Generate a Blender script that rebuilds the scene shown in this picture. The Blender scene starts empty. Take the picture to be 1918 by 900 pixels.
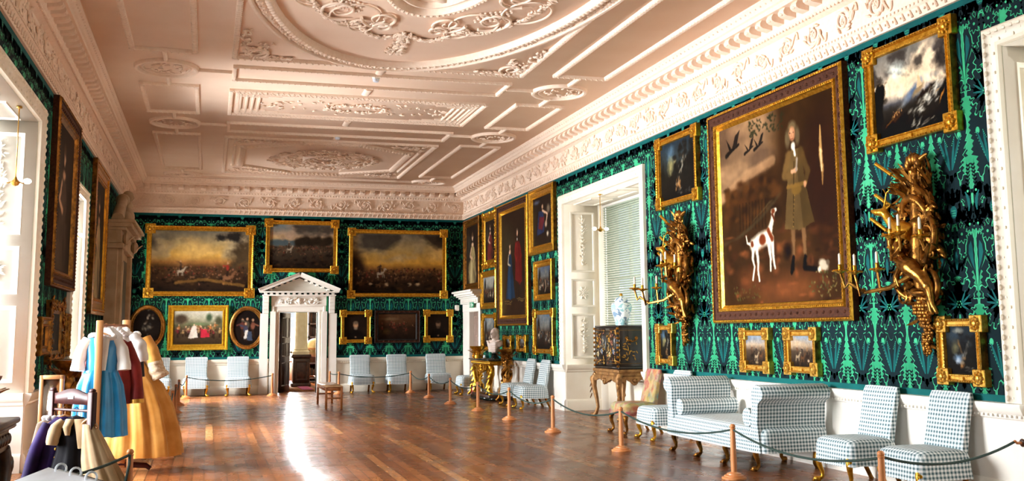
import bpy, math, random
import numpy as np
from mathutils import Vector, Matrix
from mathutils.geometry import tessellate_polygon
S = bpy.context.scene
COL = S.collection
PI = math.pi

# ------------------------------------------------------------------ camera
XL, XR, D = -1.9415, 6.5646, 26.855          # left wall, right wall, far wall
ZG, ZC = 4.5, 5.37                            # underside of cornice, ceiling
f_px, yaw, pitch, roll, pcx, pcy, EYE = 1915.9, 0.2928, 0.1270, -0.0081, 969.9, 375.2, 1.5036
fw = Vector((math.sin(yaw)*math.cos(pitch), math.cos(yaw)*math.cos(pitch), math.sin(pitch)))
r0 = Vector((math.cos(yaw), -math.sin(yaw), 0)); u0 = r0.cross(fw)
RR = r0*math.cos(roll)+u0*math.sin(roll); UU = -r0*math.sin(roll)+u0*math.cos(roll)
cam = bpy.data.cameras.new('camera'); co = bpy.data.objects.new('camera', cam); COL.objects.link(co)
mw = Matrix((RR, UU, -fw)).transposed().to_4x4(); mw.translation = (0, 0, EYE); co.matrix_world = mw
cam.sensor_width = 36; cam.sensor_fit = 'HORIZONTAL'; cam.lens = f_px/1918*36
cam.shift_x = (959-pcx)/1918; cam.shift_y = (pcy-450)/1918
cam.clip_start = .05; cam.clip_end = 200
S.camera = co

# ------------------------------------------------------------------ light and exposure
S.view_settings.view_transform = 'Standard'; S.view_settings.look = 'None'
S.view_settings.gamma = 1; S.view_settings.use_curve_mapping = False
S.view_settings.exposure = 0.38
w = bpy.data.worlds.new('sky'); S.world = w; w.use_nodes = True
w.node_tree.nodes['Background'].inputs[0].default_value = (.86, .93, 1, 1)
w.node_tree.nodes['Background'].inputs[1].default_value = .8
def area(name, loc, rot, sx, sy, power, col=(1, 1, 1), spread=PI):
    l = bpy.data.lights.new(name, 'AREA'); l.shape = 'RECTANGLE'; l.size = sx; l.size_y = sy
    l.energy = power; l.color = col; l.spread = spread
    o = bpy.data.objects.new(name, l); COL.objects.link(o); o.location = loc; o.rotation_euler = rot
    return o
DAY = (.93, .97, 1.0)
# daylight standing in the window openings of the left wall (each just outside its glass), and outside the blinds
TILT = lambda d: (0, -PI/2+math.radians(d), 0)
area('daylight_window_bay', (-3.35, 10.8, 2.4), TILT(4), 3.4, 3.6, 620, DAY, math.radians(92))
area('daylight_window_chimney', (-3.35, 16.65, 2.6), TILT(4), 2.9, 1.35, 1150, DAY, math.radians(140))
area('daylight_window_corner', (-3.35, 25.15, 2.6), TILT(22), 2.9, 1.35, 1000, DAY, math.radians(140))
area('daylight_window_behind', (-3.95, 1.9, 2.4), TILT(16), 3.4, 3.6, 230, DAY, math.radians(125))
area('daylight_blind_bay', (8.2, 16.8, 2.6), (0, PI/2, 0), 3.4, 3.6, 28, (.92, 1, .95))
area('daylight_blind_near', (8.2, 5.2, 2.6), (0, PI/2, 0), 3.4, 3.6, 140, (.92, 1, .95))
area('daylight_next_room', (2.45, 34.5, 2.0), (-PI/2, 0, 0), 1.7, 2.6, 1000, DAY)
# ------------------------------------------------------------------ mesh helpers
def nrm(v):
    v = np.asarray(v, float); n = np.linalg.norm(v); return v/n if n > 1e-9 else np.array([0, 0, 1.])
class MB:
    def __init__(s): s.v = []; s.f = []; s.n = 0
    def add(s, V, F, m=0):
        V = np.asarray(V, float).reshape(-1, 3); s.v.append(V)
        for a in (F if isinstance(F, list) else [F]):
            a = np.atleast_2d(np.asarray(a, int))
            if a.size: s.f.append((a+s.n, m))
        s.n += len(V); return s
    def merge(s, o, T=None, m=None):
        V = np.concatenate(o.v) if o.v else np.zeros((0, 3))
        if T is not None: V = V@T[:3, :3].T+T[:3, 3]
        s.v.append(V)
        for a, mm in o.f: s.f.append((a+s.n, mm if m is None else m))
        s.n += len(V); return s
    def box(s, x0, x1, y0, y1, z0, z1, m=0, b=0):
        if x0 > x1: x0, x1 = x1, x0
        if y0 > y1: y0, y1 = y1, y0
        if z0 > z1: z0, z1 = z1, z0
        if b <= 0:
            V = [(x, y, z) for z in (z0, z1) for y in (y0, y1) for x in (x0, x1)]
            return s.add(V, [(0, 2, 3, 1), (4, 5, 7, 6), (0, 1, 5, 4), (2, 6, 7, 3), (0, 4, 6, 2), (1, 3, 7, 5)], m)
        b = min(b, (x1-x0)*.49, (y1-y0)*.49, (z1-z0)*.49)
        rings = []
        for z, i in ((z0, b), (z0+b, 0), (z1-b, 0), (z1, b)):
            rings.append([(x0+i, y0+b+i*0, z), (x0+b+i*0, y0+i, z), (x1-b, y0+i, z), (x1-i, y0+b, z), (x1-i, y1-b, z), (x1-b, y1-i, z), (x0+b, y1-i, z), (x0+i, y1-b, z)])
        return s.loft(rings, m)
    def loft(s, rings, m=0, closed=True, caps=True):
        R = np.asarray(rings, float); k, n = R.shape[:2]
        i = np.arange(k-1)[:, None]*n; j = np.arange(n if closed else n-1)[None, :]
        a = i+j; b = i+(j+1) % n
        q = np.stack([a, b, b+n, a+n], -1).reshape(-1, 4)
        F = [q]
        if caps and closed: F += [np.arange(n)[::-1][None, :], (np.arange(n)+(k-1)*n)[None, :]]
        return s.add(R.reshape(-1, 3), F, m)
    def lathe(s, prof, c=(0, 0, 0), seg=16, m=0, sq=None):
        a = np.arange(seg)*2*PI/seg
        return s.loft([np.stack([c[0]+r*np.cos(a), c[1]+r*np.sin(a), np.full(seg, c[2]+z)], 1) for r, z in prof], m)
    def tube(s, pts, r, seg=6, m=0, closed=False, flat=1.0, up=None):
        P = np.asarray(pts, float); k = len(P)
        r = np.broadcast_to(np.asarray(r, float), (k,))
        T = np.gradient(P, axis=0) if not closed else (np.roll(P, -1, 0)-np.roll(P, 1, 0))
        T = T/(np.linalg.norm(T, axis=1)[:, None]+1e-9)
        n = np.cross(T[0], (0, 0, 1.) if up is None else up)
        if np.linalg.norm(n) < .1: n = np.cross(T[0], (1., 0, 0))
        n = nrm(n); N = []
        for t in T:
            n = nrm(n-t*np.dot(n, t)); N.append(n)
        N = np.array(N); B = np.cross(T, N); a = np.arange(seg)*2*PI/seg
        R = P[:, None, :]+r[:, None, None]*(N[:, None, :]*np.cos(a)[None, :, None]+flat*B[:, None, :]*np.sin(a)[None, :, None])
        if closed:
            R = np.concatenate([R, R[:1]]); return s.loft(R, m, caps=False)
        return s.loft(R, m)
    def blob(s, c, r, d=None, up=None, seg=8, st=5, m=0):
        r = np.broadcast_to(np.asarray(r, float), (3,))
        if d is None: A = np.eye(3)
        else:
            d = nrm(d); u = np.array((0, 0, 1.) if up is None else up)
            x = np.cross(d, u)
            if np.linalg.norm(x) < .05: x = np.cross(d, (1., 0, 0))
            x = nrm(x); A = np.stack([x, np.cross(x, d)*-1, d])   # rows: width, thickness, length
        a = np.arange(seg)*2*PI/seg
        R = []
        for k in range(st+1):
            t = PI*k/st; rr = max(math.sin(t), .02)
            L = np.stack([r[0]*rr*np.cos(a), r[1]*rr*np.sin(a), np.full(seg, -r[2]*math.cos(t))], 1)
            R.append(L@A+np.asarray(c, float))
        return s.loft(R, m)
    def leaf(s, base, d, nrmv, L, W, curl=.3, m=0, t=.006, n=6):
        """a carved leaf: ridged, tapering, curling away along nrmv"""
        b = np.asarray(base, float); d = nrm(d); nv = nrm(nrmv); x = nrm(np.cross(d, nv)); nv = np.cross(x, d)
        R = []
        for k in range(n+1):
            q = k/n; wd = W*.5*math.sin(PI*min(1, .12+q*.88))**.7*(1 if k % 2 == 0 else .82)
            c = b+d*L*(q-.12*q*q)+nv*(curl*L*q*q)
            R.append([c-x*wd, c+nv*(t+wd*.35), c+x*wd, c-nv*t])
        return s.loft(R, m)
    def build(s, name, mats, parent=None, smooth=False, loc=None, auto=None):
        me = bpy.data.meshes.new(name)
        V = np.concatenate(s.v) if s.v else np.zeros((0, 3))
        ind = []; tot = []; mi = []
        for a, m in s.f:
            ind.append(a.ravel()); tot.append(np.full(len(a), a.shape[1])); mi.append(np.full(len(a), m))
        ind = np.concatenate(ind); tot = np.concatenate(tot); mi = np.concatenate(mi)
        me.vertices.add(len(V)); me.vertices.foreach_set('co', V.ravel())
        me.loops.add(len(ind)); me.loops.foreach_set('vertex_index', ind.astype(np.int32))
        me.polygons.add(len(tot)); st = np.concatenate([[0], np.cumsum(tot)[:-1]])
        me.polygons.foreach_set('loop_start', st.astype(np.int32))
        me.polygons.foreach_set('material_index', mi.astype(np.int32))
        me.update(calc_edges=True); me.validate()
        for x in (mats if isinstance(mats, (list, tuple)) else [mats]): me.materials.append(x)
        if smooth:
            me.polygons.foreach_set('use_smooth', np.ones(len(me.polygons), bool))
            try: me.set_sharp_from_angle(angle=math.radians(auto or 50))
            except Exception: pass
        o = bpy.data.objects.new(name, me); COL.objects.link(o)
        if parent: o.parent = parent
        if loc is not None: o.location = loc
        return o
def TM(loc=(0, 0, 0), rz=0, sc=1):
    c, s_ = math.cos(rz), math.sin(rz); T = np.eye(4)
    T[:3, :3] = np.array([[c, -s_, 0], [s_, c, 0], [0, 0, 1]])*np.asarray(sc); T[:3, 3] = loc; return T
def tag(o, label=None, cat=None, group=None, kind=None):
    if label: o['label'] = label
    if cat: o['category'] = cat
    if group: o['group'] = group
    if kind: o['kind'] = kind
    return o
def thing(name, label, cat, loc=(0, 0, 0), rz=0, group=None):
    o = bpy.data.objects.new(name, None); COL.objects.link(o); o.location = loc; o.rotation_euler = (0, 0, rz)
    o.empty_display_size = .1
    return tag(o, label, cat, group)
def struct(o): o['kind'] = 'structure'; return o
def copy_tree(o, parent=None):
    c = o.copy(); COL.objects.link(c)
    if parent: c.parent = parent
    for ch in list(o.children): copy_tree(ch, c)
    return c
WALLROT = {'R': -PI/2, 'F': 0, 'L': PI/2}
def wall_loc(wall, u, z, out=0):
    return {'R': (XR-out, u, z), 'F': (u, D-out, z), 'L': (XL+out, u, z)}[wall]
def sup(n, w, d, e=4, cx=0, cy=0, z=0):
    a = np.arange(n)*2*PI/n; c, s_ = np.cos(a), np.sin(a)
    return np.stack([cx+w*np.sign(c)*np.abs(c)**(2/e), cy+d*np.sign(s_)*np.abs(s_)**(2/e), np.full(n, z)], 1)

# ------------------------------------------------------------------ materials
def lin(c):
    if isinstance(c, str): c = tuple(int(c[i:i+2], 16)/255 for i in (0, 2, 4))
    return tuple((x/12.92 if x <= .04045 else ((x+.055)/1.055)**2.4) for x in c)
class NT:
    def __init__(s, name):
        s.m = bpy.data.materials.new(name); s.m.use_nodes = True; s.t = s.m.node_tree; s.b = s.t.nodes['Principled BSDF']
    def n(s, ty, **kw):
        x = s.t.nodes.new(ty)
        for k, v in kw.items():
            if k.startswith('i_'): x.inputs[int(k[2:])].default_value = v
            else: setattr(x, k, v)
        return x
    def l(s, a, b): s.t.links.new(a, b)
    def math(s, op, a, b=None, c=None, clamp=False):
        x = s.n('ShaderNodeMath', operation=op, use_clamp=clamp)
        for i, v in enumerate((a, b, c)):
            if v is None: continue
            if isinstance(v, (int, float)): x.inputs[i].default_value = v
            else: s.l(v, x.inputs[i])
        return x.outputs[0]
    def mix(s, fac, a, b, mode='MIX'):
        x = s.n('ShaderNodeMix', data_type='RGBA', blend_type=mode)
        for i, v in ((0, fac), (6, a), (7, b)):
            if isinstance(v, (int, float)): x.inputs[i].default_value = v
            elif isinstance(v, tuple): x.inputs[i].default_value = (*v[:3], 1)
            else: s.l(v, x.inputs[i])
        return x.outputs[2]
def mat(name, col, rough=.5, metal=0., col2=None, scale=8., det=4, bump=0., bscale=None, spec=None, sheen=0., coat=0., emit=0., trans=0., stretch=None):
    t = NT(name); c = lin(col)
    t.b.inputs['Roughness'].default_value = rough; t.b.inputs['Metallic'].default_value = metal
    if spec is not None: t.b.inputs['Specular IOR Level'].default_value = spec
    if sheen: t.b.inputs['Sheen Weight'].default_value = sheen
    if coat: t.b.inputs['Coat Weight'].default_value = coat; t.b.inputs['Coat Roughness'].default_value = .12
    tc = t.n('ShaderNodeTexCoord').outputs['Object']
    if stretch:
        mp = t.n('ShaderNodeMapping'); mp.inputs['Scale'].default_value = stretch; t.l(tc, mp.inputs[0]); tc = mp.outputs[0]
    nz = t.n('ShaderNodeTexNoise'); nz.inputs['Scale'].default_value = scale; nz.inputs['Detail'].default_value = det; t.l(tc, nz.inputs[0])
    c2 = lin(col2) if col2 else tuple(x*.86 for x in c)
    cr = t.n('ShaderNodeValToRGB'); cr.color_ramp.elements[0].position = .35; cr.color_ramp.elements[1].position = .65
    cr.color_ramp.elements[0].color = (*c2, 1); cr.color_ramp.elements[1].color = (*c, 1)
    t.l(nz.outputs[0], cr.inputs[0]); t.l(cr.outputs[0], t.b.inputs['Base Color'])
    if bump:
        n2 = t.n('ShaderNodeTexNoise'); n2.inputs['Scale'].default_value = bscale or scale*3; t.l(tc, n2.inputs[0])
        bp = t.n('ShaderNodeBump'); bp.inputs['Strength'].default_value = bump; bp.inputs['Distance'].default_value = .01
        t.l(n2.outputs[0], bp.inputs['Height']); t.l(bp.outputs[0], t.b.inputs['Normal'])
    if emit: t.b.inputs['Emission Color'].default_value = (*c, 1); t.b.inputs['Emission Strength'].default_value = emit
    if trans: t.b.inputs['Transmission Weight'].default_value = trans
    return t.m
X = {}
X['plaster'] = mat('ceiling_plaster', 'F3D7C0', .75, col2='EFD0B7', scale=1.5)
X['relief'] = mat('plaster_relief', 'F5DFCB', .7, col2='F0D6C0', scale=20)
X['white'] = mat('white_paint', 'F1ECE2', .45, col2='ECE6DB', scale=3)
X['cream'] = mat('cream_paint', 'F2E8D6', .45, col2='EDE1CC', scale=3)
X['gilt'] = mat('gilding', 'E2B040', .3, .88, col2='BC841E', scale=22, bump=.25, bscale=60)
X['gilt_pale'] = mat('worn_gilding', 'DDB257', .36, .8, col2='BE8A2C', scale=25, bump=.3, bscale=70)
X['gilt_dark'] = mat('old_gilding', 'A8702A', .36, .85, col2='5E3A14', scale=14, bump=.3, bscale=50)
X['bronze'] = mat('bronzed_gilding', 'B07C34', .3, .9, col2='6B431A', scale=16, bump=.2, bscale=50)
X['standgilt'] = mat('dull_gilding', 'A87B48', .5, .45, col2='75502C', scale=10, bump=.2)
X['brown'] = mat('brown_frame_wood', '4E2A18', .6, col2='36190D', scale=30, bump=.2, spec=.2)
X['black'] = mat('black_moulding', '1A1512', .4)
X['mahog'] = mat('mahogany', '43140E', .5, col2='300D09', scale=12, stretch=(1, 1, .1), spec=.3)
X['darkwood'] = mat('dark_carved_wood', '4A2A18', .38, col2='2C170C', scale=12)
X['pine'] = mat('pale_pine', 'B47E4E', .5, col2='A06C3C', scale=10, stretch=(1, 1, .08))
X['post'] = mat('turned_beech', 'D08A55', .4, col2='BF7742', scale=10, stretch=(1, 1, .15))
X['bench'] = mat('honey_oak', 'B4703A', .4, col2='9C5B2B', scale=12)
X['rope'] = mat('dark_green_rope', '1E3B33', .7, col2='122720', scale=90)
X['marble'] = mat('white_marble', 'E9D9CE', .4, col2='D9C4B6', scale=9)
X['slab'] = mat('green_black_marble', '222A24', .18, col2='0E1210', scale=14)
X['ebony'] = mat('black_lacquer', '1D1713', .28, col2='120E0B', scale=8, coat=.3)
X['canvas_back'] = mat('frame_back', '2B1B10', .8)
X['blind'] = mat('blind_slat', 'AEBBA4', .5)
X['bulb'] = mat('lit_bulb', 'FFF3DC', .4, emit=12)
X['brass'] = mat('brass', 'C79A45', .3, .9)
X['candle'] = mat('ivory_candle', 'F0E6D0', .5)
X['iron'] = mat('black_iron', '1B1A1A', .5)
X['red'] = mat('red_paint', 'C8152C', .4)
X['seam'] = mat('dark_hollow', '15110F', .8)
def gingham():
    t = NT('gingham_cloth'); tc = t.n('ShaderNodeTexCoord')
    sp = t.n('ShaderNodeSeparateXYZ'); t.l(tc.outputs['Object'], sp.inputs[0])
    sn = t.n('ShaderNodeSeparateXYZ'); t.l(tc.outputs['Normal'], sn.inputs[0])
    tot = None
    for i in range(3):
        q = t.math('FRACT', t.math('MULTIPLY', sp.outputs[i], 1/.038))
        st = t.n('ShaderNodeMapRange', interpolation_type='SMOOTHSTEP'); t.l(t.math('ABSOLUTE', t.math('SUBTRACT', q, .5)), st.inputs[0])
        st.inputs[1].default_value = .21; st.inputs[2].default_value = .29
        wgt = t.math('SUBTRACT', 1, t.math('POWER', sn.outputs[i], 2))
        v = t.math('MULTIPLY', st.outputs[0], wgt); tot = v if tot is None else t.math('ADD', tot, v)
    tot = t.math('MULTIPLY', tot, .5, clamp=True)
    cr = t.n('ShaderNodeValToRGB'); e = cr.color_ramp.elements
    e[0].color = (*lin('F4F6F7'), 1); e[1].color = (*lin('46626A'), 1); x = cr.color_ramp.elements.new(.5); x.color = (*lin('B2C1C4'), 1)
    t.l(tot, cr.inputs[0]); t.l(cr.outputs[0], t.b.inputs['Base Color']); t.b.inputs['Roughness'].default_value = .85
    return t.m
X['gingham'] = gingham()
def floor_mat():
    t = NT('floor_boards'); tc = t.n('ShaderNodeTexCoord'); sp = t.n('ShaderNodeSeparateXYZ'); t.l(tc.outputs['Object'], sp.inputs[0])
    W, L = .118, 2.7
    u = t.math('DIVIDE', sp.outputs[0], W); ui = t.math('FLOOR', u); uf = t.math('FRACT', u)
    wn = t.n('ShaderNodeTexWhiteNoise', noise_dimensions='1D'); t.l(ui, wn.inputs['W'])
    v = t.math('ADD', t.math('DIVIDE', sp.outputs[1], L), t.math('MULTIPLY', wn.outputs[0], 7.3)); vi = t.math('FLOOR', v); vf = t.math('FRACT', v)
    cb = t.n('ShaderNodeCombineXYZ'); t.l(ui, cb.inputs[0]); t.l(vi, cb.inputs[1])
    w2 = t.n('ShaderNodeTexWhiteNoise', noise_dimensions='2D'); t.l(cb.outputs[0], w2.inputs[0])
    cr = t.n('ShaderNodeValToRGB'); e = cr.color_ramp.elements
    e[0].color = (*lin('7C4828'), 1); e[1].color = (*lin('C08650'), 1)
    for p, c in ((.3, '8C5029'), (.65, '9E5E34'), (.9, 'B2703F')):
        x = e.new(p); x.color = (*lin(c), 1)
    t.l(w2.outputs[0], cr.inputs[0])
    mp = t.n('ShaderNodeMapping'); mp.inputs['Scale'].default_value = (30, 1.2, 1); t.l(tc.outputs['Object'], mp.inputs[0])
    nz = t.n('ShaderNodeTexNoise'); nz.inputs['Scale'].default_value = 3; nz.inputs['Detail'].default_value = 6; t.l(mp.outputs[0], nz.inputs[0])
    g = t.n('ShaderNodeMapRange'); t.l(nz.outputs[0], g.inputs[0]); g.inputs[1].default_value = .3; g.inputs[2].default_value = .7; g.inputs[3].default_value = .72; g.inputs[4].default_value = 1.12
    col = t.mix(1, cr.outputs[0], g.outputs[0], 'MULTIPLY')
    s1 = t.math('LESS_THAN', t.math('MINIMUM', uf, t.math('SUBTRACT', 1, uf)), .05)
    s2 = t.math('LESS_THAN', vf, .0014)
    sm = t.math('MAXIMUM', s1, s2)
    col = t.mix(t.math('MULTIPLY', t.math('MAXIMUM', s1, t.math('MULTIPLY', s2, .3)), .72), col, lin('2A160D'))
    t.l(col, t.b.inputs['Base Color'])
    n2 = t.n('ShaderNodeTexNoise'); n2.inputs['Scale'].default_value = 2.2; n2.inputs['Detail'].default_value = 5; t.l(tc.outputs['Object'], n2.inputs[0])
    rr = t.n('ShaderNodeMapRange'); t.l(n2.outputs[0], rr.inputs[0]); rr.inputs[1].default_value = .3; rr.inputs[2].default_value = .7; rr.inputs[3].default_value = .2; rr.inputs[4].default_value = .34
    t.l(rr.outputs[0], t.b.inputs['Roughness'])
    bp = t.n('ShaderNodeBump'); bp.inputs['Strength'].default_value = .2; bp.inputs['Distance'].default_value = .002
    hh = t.math('SUBTRACT', .6, t.math('MULTIPLY', s1, .6)); t.l(hh, bp.inputs['Height']); t.l(bp.outputs[0], t.b.inputs['Normal'])
    t.b.inputs['Specular IOR Level'].default_value = .24
    return t.m
X['floor'] = floor_mat()
def paint_mat():
    t = NT('oil_paint'); a = t.n('ShaderNodeAttribute', attribute_name='paint'); t.l(a.outputs[0], t.b.inputs['Base Color'])
    t.b.inputs['Roughness'].default_value = .55; t.b.inputs['Specular IOR Level'].default_value = .05
    return t.m
X['paint'] = paint_mat()
def cloth(name, c, c2=None, rough=.7, sheen=.2, scale=5): return mat(name, c, rough, col2=c2, scale=scale, sheen=sheen, bump=.12, bscale=300, spec=.15)
X['blue'] = mat('blue_satin', '1E8FD0', .33, col2='1578B4', scale=5, sheen=.2)
X['yellow'] = cloth('gold_taffeta', 'D69A4C', 'BE7E30', .55)
X['linen'] = cloth('white_linen', 'F0EEEA', 'DCD6D2', .8)
X['redcloth'] = cloth('red_brocade', '8E2A22', '6B1B17', .6)
X['greycloth'] = cloth('charcoal_wool', '2C2C31', '1E1E22', .8)
X['purple'] = cloth('purple_velvet', '2A1450', '150A28', .7, 0)
X['nightcloth'] = cloth('black_velvet', '100C14', '08060A', .8, 0)
X['tan'] = cloth('tan_linen', 'B79B78', 'A3855F', .75)
X['taupe'] = cloth('taupe_wool', '8B7566', '76614F', .8)
X['gold_trim'] = mat('gold_braid', 'D9A03A', .4, .5)
X['paper'] = mat('white_paper', 'F5F4FA', .6)
X['glass_white'] = mat('white_porcelain', 'E7EEF0', .2, col2='CFDDE2', scale=10)
# ------------------------------------------------------------------ the room
rng = random.Random(7)
Y0 = -7.0
MAPS = {'R': lambda u, o, z: (XR-o, u, z), 'F': lambda u, o, z: (u, D-o, z), 'L': lambda u, o, z: (XL+o, u, z)}
def run(M, prof, mp, a, b, m=0):
    R = [[mp(u, o, z) for o, z in prof] for u in (a, b)]
    return M.loft(R, m, closed=False, caps=False)
BAY_R1, BAY_R2 = (14.95, 18.68), (3.4, 7.1)
BAY_L1, WIN_L2, WIN_L3, BAY_L0, BAY_LR = (8.97, 12.66), (15.97, 17.33), (24.47, 25.83), (.1, 3.7), (-5.5, -2.5)
DOOR_R, DOOR_F = (25.15, 26.1), (1.73, 2.69)
ZT = 3.94
M = MB(); M.box(-3.4, 7.4, Y0, 27.2, -.1, 0); M.box(1.0, 4.2, 27.2, 37.5, -.1, 0)
struct(M.build('floor', X['floor']))
M = MB(); M.box(-3.6, 8.0, Y0, 27.4, ZC, ZC+.1)
struct(M.build('ceiling', X['plaster']))
DK = {}
def damask_mat(name, c, c2, rough=.55):
    return mat(name, c, rough, col2=c2, scale=3, bump=.05, bscale=400, spec=.12)
X['dam'] = damask_mat('damask_ground_green', '44BC88', '38AC7A', .5)
X['dam_dk'] = damask_mat('damask_pattern_dark', '0A2227', '081B20', .75)
X['dam_teal'] = damask_mat('damask_pattern_teal', '0B5E5C', '094F50', .65)
def wall_slab(M, wall, solids, opens):
    """solids: u-ranges of full height; opens: (u0,u1,zbot,ztop)"""
    T = .28
    def bx(a, b, z0, z1, m):
        if wall == 'R': M.box(XR, XR+T, a, b, z0, z1, m)
        elif wall == 'L': M.box(XL-T, XL, a, b, z0, z1, m)
        else: M.box(a, b, D, D+T, z0, z1, m)
    for a, b in solids: bx(a, b, .8, ZC+.05, 0); bx(a, b, 0, .8, 3)
    for a, b, z0, z1 in opens:
        bx(a, b, z1, ZC+.05, 0)
        if z0 > 0: bx(a, b, 0, z0, 3)
# (walls are built with their damask below)

# bays of the side walls: floor-deep recesses lined with white panelling
def panel(M, mp, a, b, z0, z1, w=.045, o=.02):
    """a moulded rectangle on a surface"""
    R = [[mp(a+i, q, z0+i), mp(b-i, q, z0+i), mp(b-i, q, z1-i), mp(a+i, q, z1-i)] for i, q in ((0, 0), (.1*w, o), (.7*w, o*.9), (w, .001))]
    for k in range(3): M.loft([R[k], R[k+1]], 0, caps=False)
def drop(M, mp, u, z0, z1, w=.09, n=9, seed=1, r=.028):
    """a hanging husk-and-flower drop in relief"""
    q = random.Random(seed)
    for i in range(n):
        z = z1-(z1-z0)*(i+.5)/n; k = 1-.5*abs(i/n-.3)
        for j in range(4):
            a = q.uniform(0, 6.28); d = q.uniform(.2, 1)*w*k
            c = mp(u+d*math.cos(a), .015, z+d*.8*math.sin(a)); c2 = mp(u+1.5*d*math.cos(a), .02, z+1.3*d*math.sin(a)+.02)
            M.blob(c, (r*.55, r*.4, r*1.3), d=np.subtract(c2, c), seg=6, st=4)
        M.blob(mp(u, .02, z), r*.9, seg=6, st=4)
def rosette(M, mp, u, z, s, seed=3):
    for ring, (n, rr, L) in enumerate(((8, .5, .5), (8, .95, .42))):
        for k in range(n):
            a = 2*PI*(k+.5*ring)/n; c = mp(u+s*rr*.55*math.cos(a), .02, z+s*rr*.55*math.sin(a)); c2 = mp(u+s*rr*math.cos(a), .02, z+s*rr*math.sin(a))
            M.blob(c, (s*.13, .018, s*L*.6), d=np.subtract(c2, c), up=mp(0, 1, 0) if False else (0, 0, 1), seg=6, st=5)
    M.blob(mp(u, .02, z), s*.16, seg=8, st=5)
DADO = [(0, 0), (.045, 0), (.045, .17), (.03, .2), (.012, .21), (.012, .72), (.03, .735), (.035, .765), (.05, .775), (.06, .80), (.075, .835), (.075, .862), (0, .866)]
def bay(nm, wall, rng_, depth, seed, mats, rev):
    a, b = rng_; sg = 1 if wall == 'R' else -1; X0 = XR if wall == 'R' else XL; X1 = X0+sg*depth
    M = MB()
    M.box(X0+sg*.001, X1+sg*.1, b-.006, b+.12, 0, ZT+.2); M.box(X0+sg*.001, X1+sg*.1, a-.12, a+.006, 0, ZT+.2)      # reveals
    M.box(X0+sg*.001, X1+sg*.6, a, b, ZT-.006, ZT+.12)                                          # soffit
    struct(M.build('wall_'+nm, mats))
    M = MB()
    for y, s_ in ((b, 1), (a, -1)):
        mp = lambda u, o, z, y=y, s_=s_: (X0+sg*u, y-s_*(o+.006), z)
        run(M, DADO, mp, 0, depth)
        w1 = min(depth-.12, .95)
        panel(M, mp, .12, w1, .98, 1.83); panel(M, mp, .12, w1, 1.96, 2.5); panel(M, mp, .12, w1, 2.63, 3.8)
        um = .5*(.12+w1)
        drop(M, mp, um, 1.08, 1.73, seed=seed); rosette(M, mp, um, 2.23, .17); drop(M, mp, um, 2.75, 3.7, seed=seed+1, n=13)
    mp = lambda u, o, z: (X0+sg*z, u, ZT-.006-o)
    for k in range(3): panel(M, mp, a+.15+k*(b-a)/3, a-.15+(k+1)*(b-a)/3, .15, depth-.15)
    return struct(M.build(rev, mats, smooth=True, auto=40))
bay('bay_right', 'R', BAY_R1, .74, 11, X['cream'], 'trim_1')
bay('bay_near', 'R', BAY_R2, .74, 15, X['cream'], 'trim_2')
bay('bay_left', 'L', BAY_L1, .74, 21, X['white'], 'trim_3')
for nm, (a, b) in (('behind', BAY_L0), ('rear', BAY_LR)):
    M = MB(); M.box(XL-1.5, XL, b, b+.12, 0, ZT+.2); M.box(XL-1.5, XL, a-.12, a, 0, ZT+.2); M.box(XL-1.6, XL, a, b, ZT, ZT+.1); M.box(XL-1.5, XL-1.4, a, b, 0, .55); struct(M.build('wall_'+nm, X['white']))
M = MB(); M.box(XL-1.0, XL-.82, *BAY_L1, 0, .55); struct(M.build('wall_bay_apron', X['white']))
for nm, (a, b) in (('chimney', WIN_L2), ('corner', WIN_L3)):           # two plain window openings
    M = MB(); M.box(XL-.62, XL-.001, b-.006, b+.1, .8, 3.75); M.box(XL-.62, XL-.001, a-.1, a+.006, .8, 3.75); M.box(XL-.62, XL-.001, a, b, 3.594, 3.7); M.box(XL-.66, XL+.03, a-.02, b+.02, .82, .86)
    struct(M.build('wall_reveal_'+nm, X['white']))
# sash windows: glazing bars and panes
def clear_glass():
    t = NT('window_glass'); tr = t.n('ShaderNodeBsdfTransparent'); gl = t.n('ShaderNodeBsdfGlossy'); gl.inputs['Roughness'].default_value = .02
    mx = t.n('ShaderNodeMixShader'); mx.inputs[0].default_value = .05; t.l(tr.outputs[0], mx.inputs[1]); t.l(gl.outputs[0], mx.inputs[2])
    t.l(mx.outputs[0], t.t.nodes['Material Output'].inputs[0]); return t.m
X['glass'] = clear_glass()
def sash(n, x, a, b, z0, z1, nu, nz):
    M = MB(); w_ = .05
    for k in range(nu+1): u = a+(b-a)*k/nu; w_ = .06 if k in (0, nu) else .02; M.box(x-.03, x+.03, u-w_, u+w_, z0, z1)
    for k in range(nz+1): z = z0+(z1-z0)*k/nz; w_ = .06 if k in (0, nz) else .015; M.box(x-.025, x+.025, a, b, z-w_, z+w_)
    fr = struct(M.build('window_%d' % n, X['white']))
    M = MB(); M.box(x-.003, x+.003, a, b, z0, z1); M.build('pane', X['glass'], fr)
    return fr
sash(1, XL-.9, *BAY_L1, .55, 3.9, 6, 6); sash(2, XL-.6, *WIN_L2, .86, 3.6, 3, 6); sash(3, XL-.6, *WIN_L3, .86, 3.6, 3, 6)
sash(4, XR+1.0, *BAY_R1, .4, 3.9, 4, 5); sash(5, XR+1.0, *BAY_R2, .4, 3.9, 4, 5); sash(6, XL-1.44, *BAY_L0, .55, 3.9, 6, 6)
for nm, (a, b) in (('apron_right', BAY_R1), ('apron_near', BAY_R2)):
    M = MB(); M.box(XR+.82, XR+1.1, a, b, 0, .6); M.box(XR+.7, XR+1.1, a, a+.1, 0, 4); M.box(XR+.7, XR+1.1, b-.1, b, 0, 4); struct(M.build('wall_'+nm, X['cream']))

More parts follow.
